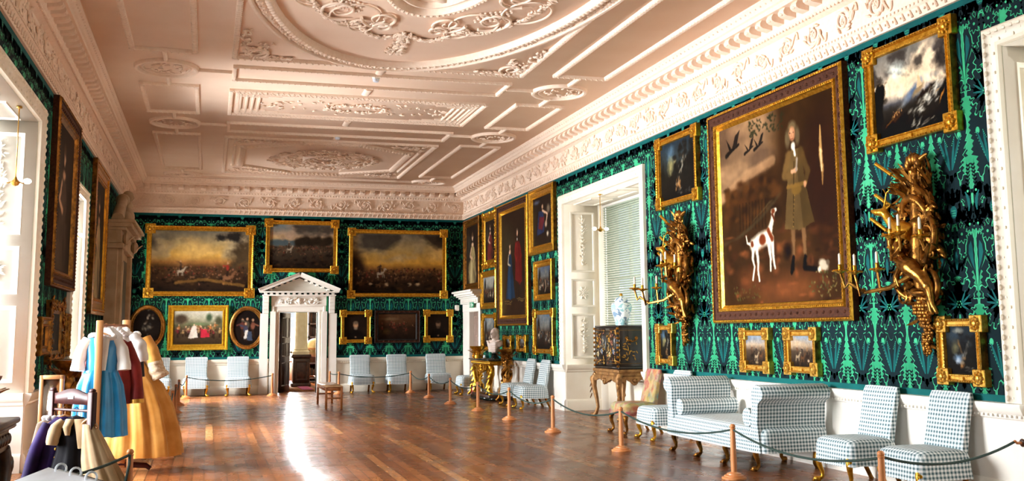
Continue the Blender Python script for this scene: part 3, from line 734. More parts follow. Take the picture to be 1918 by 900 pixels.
# ------------------------------------------------------------------ oil paintings: painted stroke by stroke on a fine grid of canvas
def hexrgb(c): return np.array([int(c[i:i+2], 16)/255 for i in (0, 2, 4)])
class Cv:
    def __init__(s, w, h, seed):
        s.w, s.h = w, h; s.r = np.random.RandomState(seed); s.q = random.Random(seed)
        s.yy, s.xx = np.mgrid[0:h, 0:w]; s.y = (s.yy+.5)/h; s.x = (s.xx+.5)/w; s.as_ = w/h; s.im = np.zeros((h, w, 3))
    def noise(s, sc, oct=4, stretch=1.):
        out = np.zeros((s.h, s.w)); amp = 1; tot = 0
        for o in range(oct):
            n = max(2, int(sc*2**o)); m = max(2, int(sc*2**o*s.as_/stretch)); g = s.r.rand(n+2, m+2)
            fy = s.y*n; fx = s.x*m; iy = fy.astype(int); ix = fx.astype(int); ty = fy-iy; tx = fx-ix
            ty = ty*ty*(3-2*ty); tx = tx*tx*(3-2*tx)
            out += amp*((g[iy, ix]*(1-tx)+g[iy, ix+1]*tx)*(1-ty)+(g[iy+1, ix]*(1-tx)+g[iy+1, ix+1]*tx)*ty); tot += amp; amp *= .55
        return out/tot
    def blend(s, m, c): s.im = s.im*(1-m[..., None])+np.asarray(hexrgb(c) if isinstance(c, str) else c)*m[..., None]
    def grad(s, stops):
        ys = [a for a, _ in stops]; cs = np.array([hexrgb(c) for _, c in stops])
        for k in range(3): s.im[..., k] = np.interp(s.y, ys, cs[:, k])
    def ell(s, cx, cy, rx, ry, c, soft=.25, ang=0., op=1., wob=0.):
        """radii in canvas heights"""
        dx = (s.x-cx)*s.as_; dy = s.y-cy; ca, sa = math.cos(ang), math.sin(ang)
        d = np.sqrt(((dx*ca+dy*sa)/rx)**2+((-dx*sa+dy*ca)/ry)**2)
        if wob:
            if not hasattr(s, 'wn'): s.wn = s.noise(9, 5)-.5
            d = d+s.wn*wob
        s.blend(np.clip((1-d)/soft, 0, 1)*op, c)
    def line(s, pts, wd, c, op=1., soft=.5):
        best = np.full((s.h, s.w), 9.)
        wd = np.broadcast_to(wd, (len(pts),))
        for (a, b, w0, w1) in zip(pts[:-1], pts[1:], wd[:-1], wd[1:]):
            ax, ay, bx, by = a[0]*s.as_, a[1], b[0]*s.as_, b[1]; px, py = s.x*s.as_-ax, s.y-ay; vx, vy = bx-ax, by-ay
            t = np.clip((px*vx+py*vy)/(vx*vx+vy*vy+1e-9), 0, 1); d = np.hypot(px-t*vx, py-t*vy)/(w0+(w1-w0)*t); best = np.minimum(best, d)
        s.blend(np.clip((1-best)/soft, 0, 1)*op, c)
    def poly(s, pts, c, op=1.):
        ins = np.zeros((s.h, s.w), bool); n = len(pts)
        for i in range(n):
            x0, y0 = pts[i]; x1, y1 = pts[(i+1) % n]
            if y0 == y1: continue
            ins ^= ((s.y > y0) != (s.y > y1)) & (s.x < (x1-x0)*(s.y-y0)/(y1-y0)+x0)
        s.blend(ins*op, c)
    def clouds(s, sc, lo, hi, c, op=1., ytop=0, ybot=1., stretch=1.6):
        n = s.noise(sc, 5, stretch); m = np.clip((n-lo)/(hi-lo), 0, 1)*op
        m = m*np.clip((s.y-ytop)/.08+.5, 0, 1)*np.clip((ybot-s.y)/.12, 0, 1); s.blend(m, c)
    def man(s, x, y, h, coat, skin='B98A66', legs='2A1C14', horse=None):
        q = s.q
        if horse:
            L = h*.62
            s.ell(x, y-h*.28, L*.5, h*.17, horse, .4); s.line([(x+L*.4/s.as_, y-h*.33), (x+L*.62/s.as_, y-h*.6)], (h*.1, h*.06), horse); s.ell(x+L*.7/s.as_, y-h*.6, h*.12, h*.05, horse, .4, .5)
            for k in (-.38, -.25, .25, .42): s.line([(x+L*k/s.as_, y-h*.22), (x+(L*k+h*q.uniform(-.1, .12))/s.as_, y+h*.08)], h*.035, horse)
            y -= h*.36; h *= .75
        s.line([(x, y-h*.45), (x-.04*h/s.as_, y)], h*.07, legs); s.line([(x, y-h*.45), (x+.06*h/s.as_, y)], h*.07, legs)
        s.ell(x, y-h*.62, h*.15, h*.25, coat, .35); s.line([(x, y-h*.75), (x+q.choice((-1, 1))*.3*h/s.as_, y-h*q.uniform(.5, .95))], h*.055, coat)
        s.ell(x, y-h*.93, h*.085, h*.1, skin, .4)
    def finish(s, dark=1., warp=.014, con=1.):
        dx = ((s.noise(14, 3)-.5)*2*warp*s.h+(s.noise(45, 2)-.5)*warp*s.h*.8).round().astype(int); dy = ((s.noise(14, 3)-.5)*2*warp*s.h+(s.noise(45, 2)-.5)*warp*s.h*.8).round().astype(int)
        s.im = s.im[np.clip(s.yy+dy, 0, s.h-1), np.clip(s.xx+dx, 0, s.w-1)]
        p = np.pad(s.im, ((1, 1), (1, 1), (0, 0)), 'edge'); s.im = (p[:-2, 1:-1]+p[2:, 1:-1]+p[1:-1, :-2]+p[1:-1, 2:]+3*s.im)/7
        s.im = s.im*(1+.35*(s.noise(7, 4)-.5)[..., None])
        if con != 1: s.im = np.clip(.36+(s.im-.36)*con, .02, 1)
        s.im = np.clip(s.im*(.93+.14*s.noise(22, 2)[..., None])*dark, 0, 1)
def p_battle(c, pal):
    if pal == 'cool': c.grad([(0, '6E8088'), (.3, 'B08F6C'), (.42, '8A7A62'), (.52, '4A3D2E'), (1, '1C120C')])
    elif pal == 'gold': c.grad([(0, '7C7568'), (.25, 'B09660'), (.5, 'D09A3C'), (.6, '80552A'), (.7, '3A2616'), (1, '1E130C')])
    else: c.grad([(0, '6F6A60'), (.2, 'B29A6A'), (.4, 'D0A04A'), (.52, '9A6A34'), (.6, '4A301C'), (1, '1C110B')])
    hz = .42 if pal == 'cool' else .52
    c.clouds(2.2, .46, .58, 'A89676' if pal != 'cool' else 'B79A80', .8, 0, hz); c.clouds(1.6, .53, .62, '3A342E', .85, 0, hz-.05); c.clouds(3, .55, .7, 'DDB36A', .6, .05, hz)
    if pal == 'cool':
        for k in range(5): c.ell(.1+.14*k, .42, .2, .1-.01*k, '4C5A5E', .5)
        for k in range(9): c.ell(.45+.06*k, .42-.03*(k % 3), .12, .14, '2A2016', .5)
    elif pal == 'gold': c.ell(.02, .62, .25, .38, '2A1A10', .5); c.clouds(2, .5, .6, '2E241C', .8, 0, .5)
    else: c.ell(.95, .42, .3, .3, '4A3A26', .6, wob=1.2); c.ell(.8, .1, .3, .11, '25211E', .6, wob=1.6); c.ell(.12, .1, .3, .1, '6A6458', .8, wob=1.6, op=.7)
    for _ in range(230):                                      # the melee
        x, y = c.q.random(), hz+.07+.16*abs(c.q.gauss(0, .6)); c.ell(x, y, c.q.uniform(.006, .02), c.q.uniform(.008, .026), c.q.choice(['2A1A11', '40281A', '5A3A24', '7A5230', '3A2D22', '8A5A44', '6A2A20', '1E140E']), .5, c.q.uniform(-1, 1))
    for _ in range(13): c.man(c.q.random(), hz+.2+.2*c.q.random(), c.q.uniform(.09, .15), c.q.choice(['6A2018', '3E2A20', '5A4630', '2A2620', '7C5C38']), horse=c.q.choice(['2A1A12', '4A2E1C', '1E1510', '6A4A30']))
    c.man(.3, hz+.2, .2, '4A3426', horse='A89A84'); c.man(.78, hz+.33, .3, '8E2A22', horse='7A5236') if pal == 'dusk' else None
    if pal == 'gold':
        for x in (.2, .37, .63, .72): c.ell(x, hz+.33, .05, .035, 'B89A74', .6)
    for _ in range(60): c.ell(c.q.random(), .8+.2*c.q.random(), c.q.uniform(.02, .08), c.q.uniform(.01, .04), c.q.choice(['120B07', '2A1A0F', '3C2815', '1A100A']), .7)
    if pal == 'dusk': c.line([(.25, .86), (.55, .8), (.95, .9)], .03, 'A87832', .5)
    c.finish(.92)
def p_hunter(c, _):
    c.im[:] = hexrgb('301D0D'); n = c.noise(3, 5); c.blend(np.clip((n-.4)*2, 0, 1)*.7, '523417')
    sk = np.clip((.42-c.y-.28*(c.x-.1))/.1, 0, 1)*np.clip((.58-c.x)/.15, 0, 1); c.blend(sk, '8A6A4C'); m = c.noise(3, 4, 2.5); c.blend(sk*np.clip((m-.48)/.1, 0, 1)*.8, 'B08A66'); c.blend(sk*np.clip((.44-m)/.1, 0, 1)*.7, '4E3A2C')
    c.line([(0, .4), (.25, .3), (.5, .26)], .035, 'B58A62', .5)
    for k in range(60): c.ell(.05+.5*c.q.random(), .34+.22*c.q.random(), .03+.04*c.q.random(), .02+.03*c.q.random(), c.q.choice(['2A180A', '402510', '4A2C12']), .8)
    for k in range(9): c.line([(.18+.03*k, .6), (.185+.03*k, .45)], .004, '1E120A')
    
    for k in range(14): t = k/13; c.ell(.02+.5*t, .655-.06*t-.13*t*t, .06, .014, '453D2A', 1, -.25-.3*t, .4, wob=1.4)
    for k in range(5): c.ell(.32+.035*k, .55-.018*k, .04, .007, '6A6448', 1, -.4, .35, wob=1.4)
    for k in range(120): c.ell(c.q.random(), .62+.4*c.q.random(), .02+.06*c.q.random(), .01+.03*c.q.random(), c.q.choice(['4A2A16', '5A341B', '6A3C20', '3A2010', '2C190D']), .8)
    c.ell(.55, .93, .45, .12, '7A4526', .8, op=.7); c.ell(.25, .85, .2, .07, '6A3A1E', .9, op=.6); c.ell(.9, .4, .22, .45, '2A1508', .6)
    for k in range(70): c.ell(.3+.3*c.q.random(), .02+.09*c.q.random()**1.3, .018, .008, '2A2A18', .8, c.q.uniform(-1, 1))
    # mallards on the wing
    for x, y, s_ in ((.13, .12, 1.25), (.29, .155, .8), (.38, .15, .8)):
        c.line([(x-.05*s_, y+.03*s_), (x+.05*s_, y-.005*s_)], (.016*s_, .007*s_), '1A1512'); c.poly([(x, y), (x+.03*s_, y-.05*s_), (x+.065*s_, y-.07*s_), (x+.03*s_, y+.008*s_)], '241C17'); c.poly([(x-.01*s_, y), (x-.05*s_, y-.045*s_), (x-.02*s_, y+.02*s_)], '1C1511')
    # the sportsman
    X_, dk = .685, '54401F'
    for dx in (-.035, .045): c.line([(X_+dx, .62), (X_+dx*1.15, .73), (X_+dx*1.2, .8)], (.026, .02, .017), '6A4C30'); c.line([(X_+dx*1.2, .78), (X_+dx*1.2-.01, .835), (X_+dx*1.6+(.07 if dx > 0 else -.005), .85)], (.018, .02, .016), '0E0907')
    c.poly([(.63, .24), (.735, .24), (.76, .42), (.815, .62), (.7, .645), (.58, .63), (.615, .45)], '5A4527'); c.poly([(.7, .3), (.735, .24), (.765, .45), (.82, .62), (.73, .64)], '453319', .8)
    c.line([(.635, .26), (.595, .36), (.675, .37)], (.033, .03, .026), '634A28'); c.line([(.735, .26), (.785, .37), (.76, .42)], (.033, .028, .024), '4A361B'); c.line([(.68, .3), (.665, .45), (.655, .62)], .004, '2A1C0D'); 
    for k in range(8): c.ell(.672-.003*k, .47+.022*k, .005, .005, '8A6A34', .5)
    c.ell(.69, .44, .055, .033, '6E5224', .3); c.line([(.62, .42), (.77, .42)], .014, '7A5A28', .8)
    c.line([(.66, .35), (.695, .345)], .016, 'B98A66'); c.line([(.695, .345), (.705, .29)], .012, '8A7A6A'); c.ell(.76, .425, .018, .02, 'B4825C', .4)
    for dx in (-.045, .045): c.ell(.672+dx*.9, .175, .03, .06, '5E4E36', .5)
    c.ell(.672, .12, .05, .04, '6A583C', .5); c.ell(.67, .155, .034, .046, 'B07A56', .35); c.ell(.664, .15, .02, .03, 'C08E68', .6)
    for dx in (-.012, .014): c.ell(.666+dx, .148, .005, .004, '2A1810', .5)
    c.line([(.665, .15), (.662, .168)], .003, '8A5638'); c.line([(.655, .182), (.675, .182)], .003, '7A3A2C'); c.ell(.675, .222, .025, .028, 'D8CCB8', .4); c.line([(.675, .22), (.69, .27)], .012, 'D8CCB8')
    # pointer, looking up at him
    W_ = 'E0D4C0'; bx = .345
    c.line([(.3, .685), (.37, .665), (.44, .655)], (.045, .05, .05), W_); c.line([(.44, .65), (.475, .575), (.485, .545)], (.035, .024, .02), W_)
    c.line([(.485, .53), (.51, .52)], (.022, .014), W_); c.line([(.48, .54), (.495, .575)], (.013, .011), '5A2A16'); c.ell(.49, .525, .02, .016, '6A3218', .4)
    for pts in ([(.3, .69), (.29, .76), (.305, .8), (.285, .87)], [(.33, .7), (.34, .78), (.335, .82), (.345, .88)], [(.44, .68), (.45, .77), (.445, .83)], [(.47, .66), (.475, .76), (.485, .82)]): c.line(pts, (.022, .014, .01, .01)[:len(pts)], W_)
    c.line([(.275, .68), (.245, .67), (.235, .63)], (.011, .008, .006), W_); c.ell(.385, .665, .04, .034, '6E3218', .35); c.line([(.44, .62), (.47, .665)], .02, '6E3218'); c.ell(.29, .68, .02, .02, '6E3218', .4)
    # hare hung by the feet, game and plants at the right
    c.line([(.89, .16), (.885, .3), (.895, .38)], (.006, .02, .016), 'A8804C'); c.line([(.895, .38), (.89, .45)], (.014, .004), '8A6438'); c.line([(.885, .28), (.89, .38)], .008, 'D0B080')
    c.ell(.6, .74, .055, .06, '150C07', .8, wob=.6)
    c.ell(.87, .83, .05, .03, 'A89A84', .4, .4); c.ell(.9, .82, .02, .02, '5A4A3A', .5); c.ell(.84, .85, .02, .02, 'CABBA0', .5)
    for k in range(45): c.ell(.76+.2*c.q.random(), .86+.12*c.q.random(), .012, .006, c.q.choice(['4A4A2A', '3A3A20', '6A5A34']), .6, c.q.uniform(-1.5, 1.5))
    for k in range(35): c.ell(.1+.25*c.q.random(), .9+.08*c.q.random(), .01, .005, c.q.choice(['4A4A24', '5A4A24']), .6, c.q.uniform(-1.5, 1.5))
    c.finish(.9, .0045, 1.1)
def p_storm(c, _):
    c.grad([(0, '625F5A'), (.3, '857C70'), (.55, '565860'), (.68, '2E2A26'), (1, '15110E')])
    c.clouds(2.4, .46, .56, '3E3936', .95, 0, .62, 1); c.clouds(1.8, .53, .6, 'C4B096', .9, .03, .62, 1)
    c.ell(.33, .24, .2, .13, 'B4BBB2', .9, .5, .9, wob=1.2); c.ell(.42, .42, .13, .2, 'C6B294', .9, .35, .85, wob=1.2); c.ell(.28, .2, .08, .05, 'D8D6C8', .9, 0, .8, wob=1); c.ell(.75, .1, .25, .08, '8E8070', .9, -.3, .8, wob=1.5); c.ell(.92, .3, .2, .22, '302B29', .7, op=.9, wob=1.4); c.ell(.62, .2, .2, .1, '3A3532', .8, -.4, .85, wob=1.5)
    c.ell(.52, .56, .3, .07, '46566E', .8, -.62, .9, wob=.9); c.ell(.4, .66, .2, .06, '8C8C88', .9, -.5, .6, wob=1)
    c.ell(.6, .55, .17, .045, '7A6850', .6, -.55, wob=.8); c.poly([(.585, .52), (.605, .4), (.62, .36), (.635, .42), (.665, .5)], 'A48F72'); c.line([(.62, .34), (.622, .4)], .006, 'B49E80')
    c.ell(.07, .5, .17, .26, '17130F', .35, .1, wob=1.3); c.ell(.0, .75, .14, .3, '14100C', .4, wob=1.2)
    c.ell(.72, .62, .22, .09, '241C16', .4, -.45, wob=1.3); c.ell(.97, .72, .16, .3, '120E0B', .5, wob=1.2); c.ell(.24, .9, .34, .1, '18110D', .4, -.35, wob=1.4); c.ell(.3, .78, .1, .06, '3A2A1C', .5, -.4, wob=1.2)
    for k in range(60):
        t = c.q.random(); x = .48+.42*t; y = .9-.36*t+.07*c.q.gauss(0, .8)
        c.ell(x, y, .05+.05*c.q.random(), .008+.016*c.q.random(), c.q.choice(['A29E92', '86867E', 'BDB7A8', '6C6C68', 'CFC9BA']), .9, -.55+c.q.gauss(0, .25), .6, wob=.9)
    for k in range(12): c.ell(.5+.3*c.q.random(), .9+.06*c.q.random(), .06, .012, c.q.choice(['8A8A84', 'B8B2A4']), .9, -.3, .45, wob=1)
    c.ell(.9, .7, .12, .016, 'A8763E', .8, -1.0, .85, wob=.8); c.ell(.86, .62, .07, .012, '8A6234', .8, -.6, .8, wob=.8); c.ell(.3, .73, .12, .015, '9C7444', .8, -.5, .85, wob=.8); c.ell(.2, .83, .14, .014, '6E4E2C', .8, -.5, .7, wob=.8)
    for k in range(9): c.man(.26+.13*c.q.random(), .73+.08*c.q.random(), .055, c.q.choice(['5A3A24', '8A6A48', '3A2A20']))
    c.finish(1.06, .012, 1.35)
def p_rocks(c, v):
    c.grad([(0, '1E2A34'), (.3, '2A3030'), (.6, '17140F'), (1, '0E0B09')])
    c.ell(.3, .2, .22, .2, '42596A', .9, wob=.8); c.ell(.3, .42, .15, .2, '8F8554', .8, .35, .9, wob=.9); c.ell(.42, .36, .08, .1, 'A89A62', .8, .3, .8, wob=1)
    for k in range(26): c.ell(.42+.42*c.q.random(), .06+.55*c.q.random(), .06+.06*c.q.random(), .07, c.q.choice(['15110D', '1E1912', '11100C']), .6, op=.85, wob=1.2)
    c.ell(.05, .6, .12, .4, '12100D', .6, wob=1); c.ell(.9, .5, .2, .5, '100D0A', .6, wob=1)
    for k in range(34): t = c.q.random(); x = .68-.2*t+.03*c.q.gauss(0, 1); y = .3+.48*t; c.ell(x, y, .012+.012*c.q.random(), .05, c.q.choice(['B0A48C', '8A7A60', 'C8BCA0', 'D8D0BC']), .9, .35+.2*c.q.gauss(0, 1), .5, wob=.9)
    for k in range(18): x = .42+.16*c.q.random(); y = .66+.2*c.q.random(); c.ell(x, y, .03, .05, c.q.choice(['9A6A3A', '6A4424', '4A3018', 'B07E48']), .7, .5, .7, wob=1)
    for k in range(14): c.ell(.5+.4*c.q.random(), .84+.1*c.q.random(), .07, .015, c.q.choice(['6A6258', '8A8274', '3A342C']), .9, -.2, .5, wob=1)
    if v:
        c.ell(.5, .3, .6, .4, '15171C', .8, op=.75, wob=1); c.ell(.35, .68, .2, .13, '5C7288', .8, wob=1.2); c.ell(.33, .72, .11, .07, 'A4AEB8', .8, wob=1.2); c.ell(.42, .1, .2, .07, '7A7A70', .8, wob=1.2); c.ell(.42, .42, .045, .16, '8A6236', .8, -.35, .8, wob=1.1)
    c.finish(.97)
def p_couple(c, _):
    c.im[:] = hexrgb('24170F'); c.blend(c.noise(3, 4)*.5, '3A2616'); c.ell(.25, .3, .3, .25, '33301F', .9, op=.6); c.ell(.5, .9, .8, .12, '2E1C10', .8)
    c.poly([(.3, .4), (.4, .4), (.44, .52), (.55, .84), (.17, .84), (.27, .55)], '18293C'); c.poly([(.3, .55), (.36, .5), (.38, .84), (.24, .84)], '243F5C', .6); c.ell(.345, .33, .022, .032, 'CBA183', .35); c.ell(.345, .305, .027, .018, '3A281A', .4); c.ell(.345, .385, .04, .035, 'C49A7E', .5); c.line([(.31, .42), (.27, .5), (.36, .53)], .012, 'BBA890')
    c.poly([(.58, .3), (.72, .3), (.8, .45), (.82, .68), (.72, .72), (.55, .66), (.57, .45)], '5C1815'); c.poly([(.68, .3), (.73, .31), (.81, .46), (.82, .67), (.74, .7)], '521210', .8); c.line([(.6, .33), (.55, .42), (.6, .48)], .022, '721C18'); c.line([(.73, .33), (.79, .44), (.73, .5)], .022, '641612')
    c.ell(.645, .225, .024, .034, 'C6967A', .35); c.ell(.645, .215, .038, .045, '8A7A66', .4, op=.45); c.ell(.645, .228, .02, .028, 'C6967A', .4); c.ell(.645, .28, .014, .02, 'D8CCBC', .5)
    for dx in (-.03, .05): c.line([(.65+dx, .7), (.65+dx, .85), (.65+dx*1.6, .87)], (.016, .012, .012), '1A120E')
    c.line([(.12, .865), (.42, .868)], .0035, 'A88A4A', .8); c.line([(.14, .885), (.38, .888)], .0035, 'A88A4A', .7); c.line([(.62, .845), (.92, .85)], .0035, 'A88A4A', .8); c.line([(.66, .865), (.88, .868)], .0035, 'A88A4A', .7)
    c.finish()
def p_lady(c, v):
    c.im[:] = hexrgb('1E1510'); c.blend(c.noise(3, 4)*.5, '38271A'); col = ['8A7850', '5E2420', 'A8946C', '4A3A30'][v % 4]
    if v == 4:                                             # kneeling figures before a saint
        c.poly([(.3, .3), (.55, .32), (.6, .75), (.2, .8)], '222C48'); c.poly([(.35, .42), (.6, .45), (.5, .7), (.28, .66)], '5A2026'); c.ell(.5, .22, .06, .05, 'C49A78', .4); c.line([(.5, .3), (.75, .4), (.7, .55)], .035, 'C8A284'); c.ell(.8, .3, .14, .12, '6A5A48', .6); c.ell(.68, .6, .09, .08, 'B89A80', .5); c.ell(.75, .8, .08, .07, 'C8B69C', .6); c.ell(.2, .1, .3, .06, '4A5266', .8)
    else:
        c.ell(.2, .35, .2, .3, '3E4038', .8, op=.6, wob=1); c.ell(.47, .82, .3, .32, col, .35, .1, wob=.5); c.ell(.5, .47, .13, .16, col, .35, wob=.3); c.ell(.4, .8, .08, .3, 'D0BE90' if v == 0 else col, .9, .15, .6, wob=.6); c.ell(.62, .85, .09, .24, '1C130E', .9, -.2, .6, wob=.6); c.ell(.5, .2, .055, .075, 'C8A082', .35); c.ell(.5, .155, .075, .055, '4A3524', .5); c.ell(.5, .33, .1, .045, 'C09878', .5); c.line([(.4, .4), (.3, .52), (.48, .58)], .035, 'C09878'); c.line([(.6, .4), (.68, .55), (.6, .62)], .035, col)
    c.finish()
def p_crowd(c, v):
    sky = ['5A6E84', '7A8894', '8A97A4', '4A5A74'][v % 4]
    c.grad([(0, sky), (.35, '6A6A66'), (.5, '3A2E24'), (1, '140E0A')]); c.clouds(2.5, .5, .65, '9A9484', .7, 0, .5); c.ell(.15, .35, .15, .4, '1C1712', .6); c.ell(.85, .4, .12, .35, '1E1914', .6)
    for k in range(16): c.man(.12+.76*c.q.random(), .66+.24*c.q.random(), c.q.uniform(.18, .3), c.q.choice(['4A2A20', '6A4A34', '2E2A28', '7A3A2A', '8A7A60', '3A4A54']), horse=c.q.choice([None, None, 'B4A48C', '3A2418']))
    if v == 3: c.line([(.55, .5), (.6, .75), (.52, .9)], .03, 'C8A88A')
    for k in range(20): c.ell(c.q.random(), .92+.08*c.q.random(), .06, .02, '1A120C', .7)
    c.finish(.9)
def p_rearing(c, v):
    c.grad([(0, '7A8A9C'), (.3, 'A8927A'), (.5, '4A3A2C'), (1, '19110C')]); c.clouds(2, .5, .65, 'B89A78' if v else '6A7484', .8, 0, .5)
    for k in range(3+v): c.man(.28+.2*k, .78+.03*(k % 2), .4, ['5A3A28', '2A2420', '7A5A3A', '3A2A24'][k % 4], horse=['1E1712', '9A8468', '5A3A22', '2A1C14'][(k+v) % 4])
    for k in range(30): c.ell(c.q.random(), .84+.16*c.q.random(), .06, .03, c.q.choice(['2A1C12', '4A3420', '17100B']), .7)
    if v: c.ell(.72, .8, .08, .06, 'B8987A', .5)
    else: c.ell(.5, .9, .14, .05, 'A8906A', .7)
    c.finish(.95)
def p_portrait(c, v):
    c.im[:] = hexrgb('1A120D'); c.blend(c.noise(3, 4)*.5, '2C1E15'); c.ell(.5, .98, .42, .42, '110C09', .3)
    c.ell(.5, .42, .12, .16, 'B08662' if v == 0 else '7A5C46', .35); c.ell(.5, .33, .13, .08, '6A5A48' if v == 0 else '2A1E16', .5); c.ell(.5, .56, .1, .07, '7A6A58' if v == 0 else '4A3A2C', .6); c.ell(.5, .9, .05, .04, '9A7A5C', .6)
    for dx in (-.035, .04): c.ell(.5+dx/c.as_, .41, .014, .01, '2A1A12', .5)
    c.finish()
def p_fete(c, v):
    c.grad([(0, 'C4C0B0'), (.25, 'A5A088'), (.42, '5A5A40'), (.6, '4A3A28'), (1, '33261A')]); c.ell(.15, .25, .25, .18, '4A3A2C', .5); c.ell(.72, .2, .12, .16, '3A4A34', .6); c.ell(.92, .3, .14, .2, '4A4A34', .6); c.ell(.5, .4, .4, .06, '6A7A54', .7)
    for k in range(30): c.man(.05+.9*c.q.random(), .62+.2*c.q.random(), c.q.uniform(.18, .3), c.q.choice(['9A3428', 'B06A34', '5A3A34', '7A2A30', '6A5A3A', 'A88A5A']), skin='CFA582')
    c.poly([(.38, .45), (.46, .45), (.5, .8), (.3, .82)], 'E0D2C4'); c.poly([(.55, .55), (.66, .55), (.75, .78), (.55, .8)], 'B4283A'); c.ell(.42, .42, .03, .035, 'D8B090', .4); c.ell(.7, .7, .08, .05, 'A8232F', .5)
    c.finish(.95)
def p_dim(c, v):
    c.grad([(0, '6A4A30'), (.3, '5A3A24'), (.5, '3A2618'), (1, '241710')]); c.ell(.3, .2, .5, .08, '8A7250', .8, op=.7); c.ell(.2, .7, .3, .15, '6A5424', .8, op=.5)
    for k in range(26): c.man(.1+.85*c.q.random(), .5+.35*c.q.random(), c.q.uniform(.12, .24), c.q.choice(['7A2A22', '5A2A1E', '3A2A1E', '8A3A2C']), horse=c.q.choice([None, '3A2416', '4A3020']))
    c.finish(.85)
def p_oval(c, v):
    c.im[:] = hexrgb('140E0C'); c.blend(c.noise(3, 4)*.5, '2A1E18')
    if v == 0:
        for k in range(20): c.ell(.5+.1*c.q.gauss(0, 1), .45+.16*c.q.gauss(0, 1), .04, .06, c.q.choice(['6A6458', '8A8274', '4A3A30', '3A3A3A']), .7, c.q.uniform(-1, 1))
        c.ell(.52, .25, .04, .05, '9A8E7E', .5)
    else:
        for x, y, cc in ((.33, .45, '5A3028'), (.5, .42, '4A4236'), (.7, .45, '7A4A38'), (.45, .55, '3A3A4A')): c.man(x, y+.3, .5, cc, skin='B88A6A')
        c.poly([(.42, .58), (.52, .56), (.5, .8), (.38, .82)], 'C8C4BA'); c.poly([(.52, .6), (.66, .6), (.7, .85), (.5, .85)], '3A4456')
    c.finish(.95)
def canvas_obj(root, w, h, ppm, fn, arg, seed, y=-.03, oval_=False):
    nw, nh = max(8, int(w*ppm)), max(8, int(h*ppm)); c = Cv(nw, nh, seed); fn(c, arg)
    gx = np.linspace(-w/2, w/2, nw); gz = np.linspace(h, 0, nh); XX, ZZ = np.meshgrid(gx, gz); k = np.arange(nh-1)[:, None]*nw+np.arange(nw-1)[None, :]
    q = np.stack([k, k+nw, k+nw+1, k+1], -1).reshape(-1, 4)
    if oval_:
        cc = np.hypot((XX-0)/(w/2), (ZZ-h/2)/(h/2)).ravel(); q = q[(cc[q] < 1.0).all(1)]
    m = MB(); m.add(np.stack([XX, np.full(XX.shape, y), ZZ], -1).reshape(-1, 3), q)
    o = m.build('canvas', X['paint'], root)
    at = o.data.attributes.new('paint', 'FLOAT_COLOR', 'POINT'); im = c.im; L = np.where(im <= .04045, im/12.92, ((im+.055)/1.055)**2.4).reshape(-1, 3)
    at.data.foreach_set('color', np.concatenate([L, np.ones((len(L), 1))], 1).astype(np.float32).ravel())
    return o
def frame_rings(M, w, h, prof, mats_):
    """profile (inset, out, material of the band that starts here) swept round a rectangle w x h standing on z=0"""
    R = []
    for (ins, out) in prof: R.append([(-w/2+ins, -out, ins), (w/2-ins, -out, ins), (w/2-ins, -out, h-ins), (-w/2+ins, -out, h-ins)])
    for k in range(len(R)-1): M.loft([R[k], R[k+1]], mats_[k], caps=False)
def beads(M, w, h, ins, out, step, r, m=0, el=1.0):
    for (ax, L, f) in ((0, w-2*ins, ins), (0, w-2*ins, h-ins), (1, h-2*ins, -w/2+ins), (1, h-2*ins, w/2-ins)):
        k = max(2, int(L/step))
        for i in range(k):
            u = (i+.5)*L/k
            if ax == 0: M.blob((-w/2+ins+u, -out, f), (r*el, r, r), seg=6, st=4, m=m)
            else: M.blob((f, -out, ins+u), (r, r, r*el), seg=6, st=4, m=m)
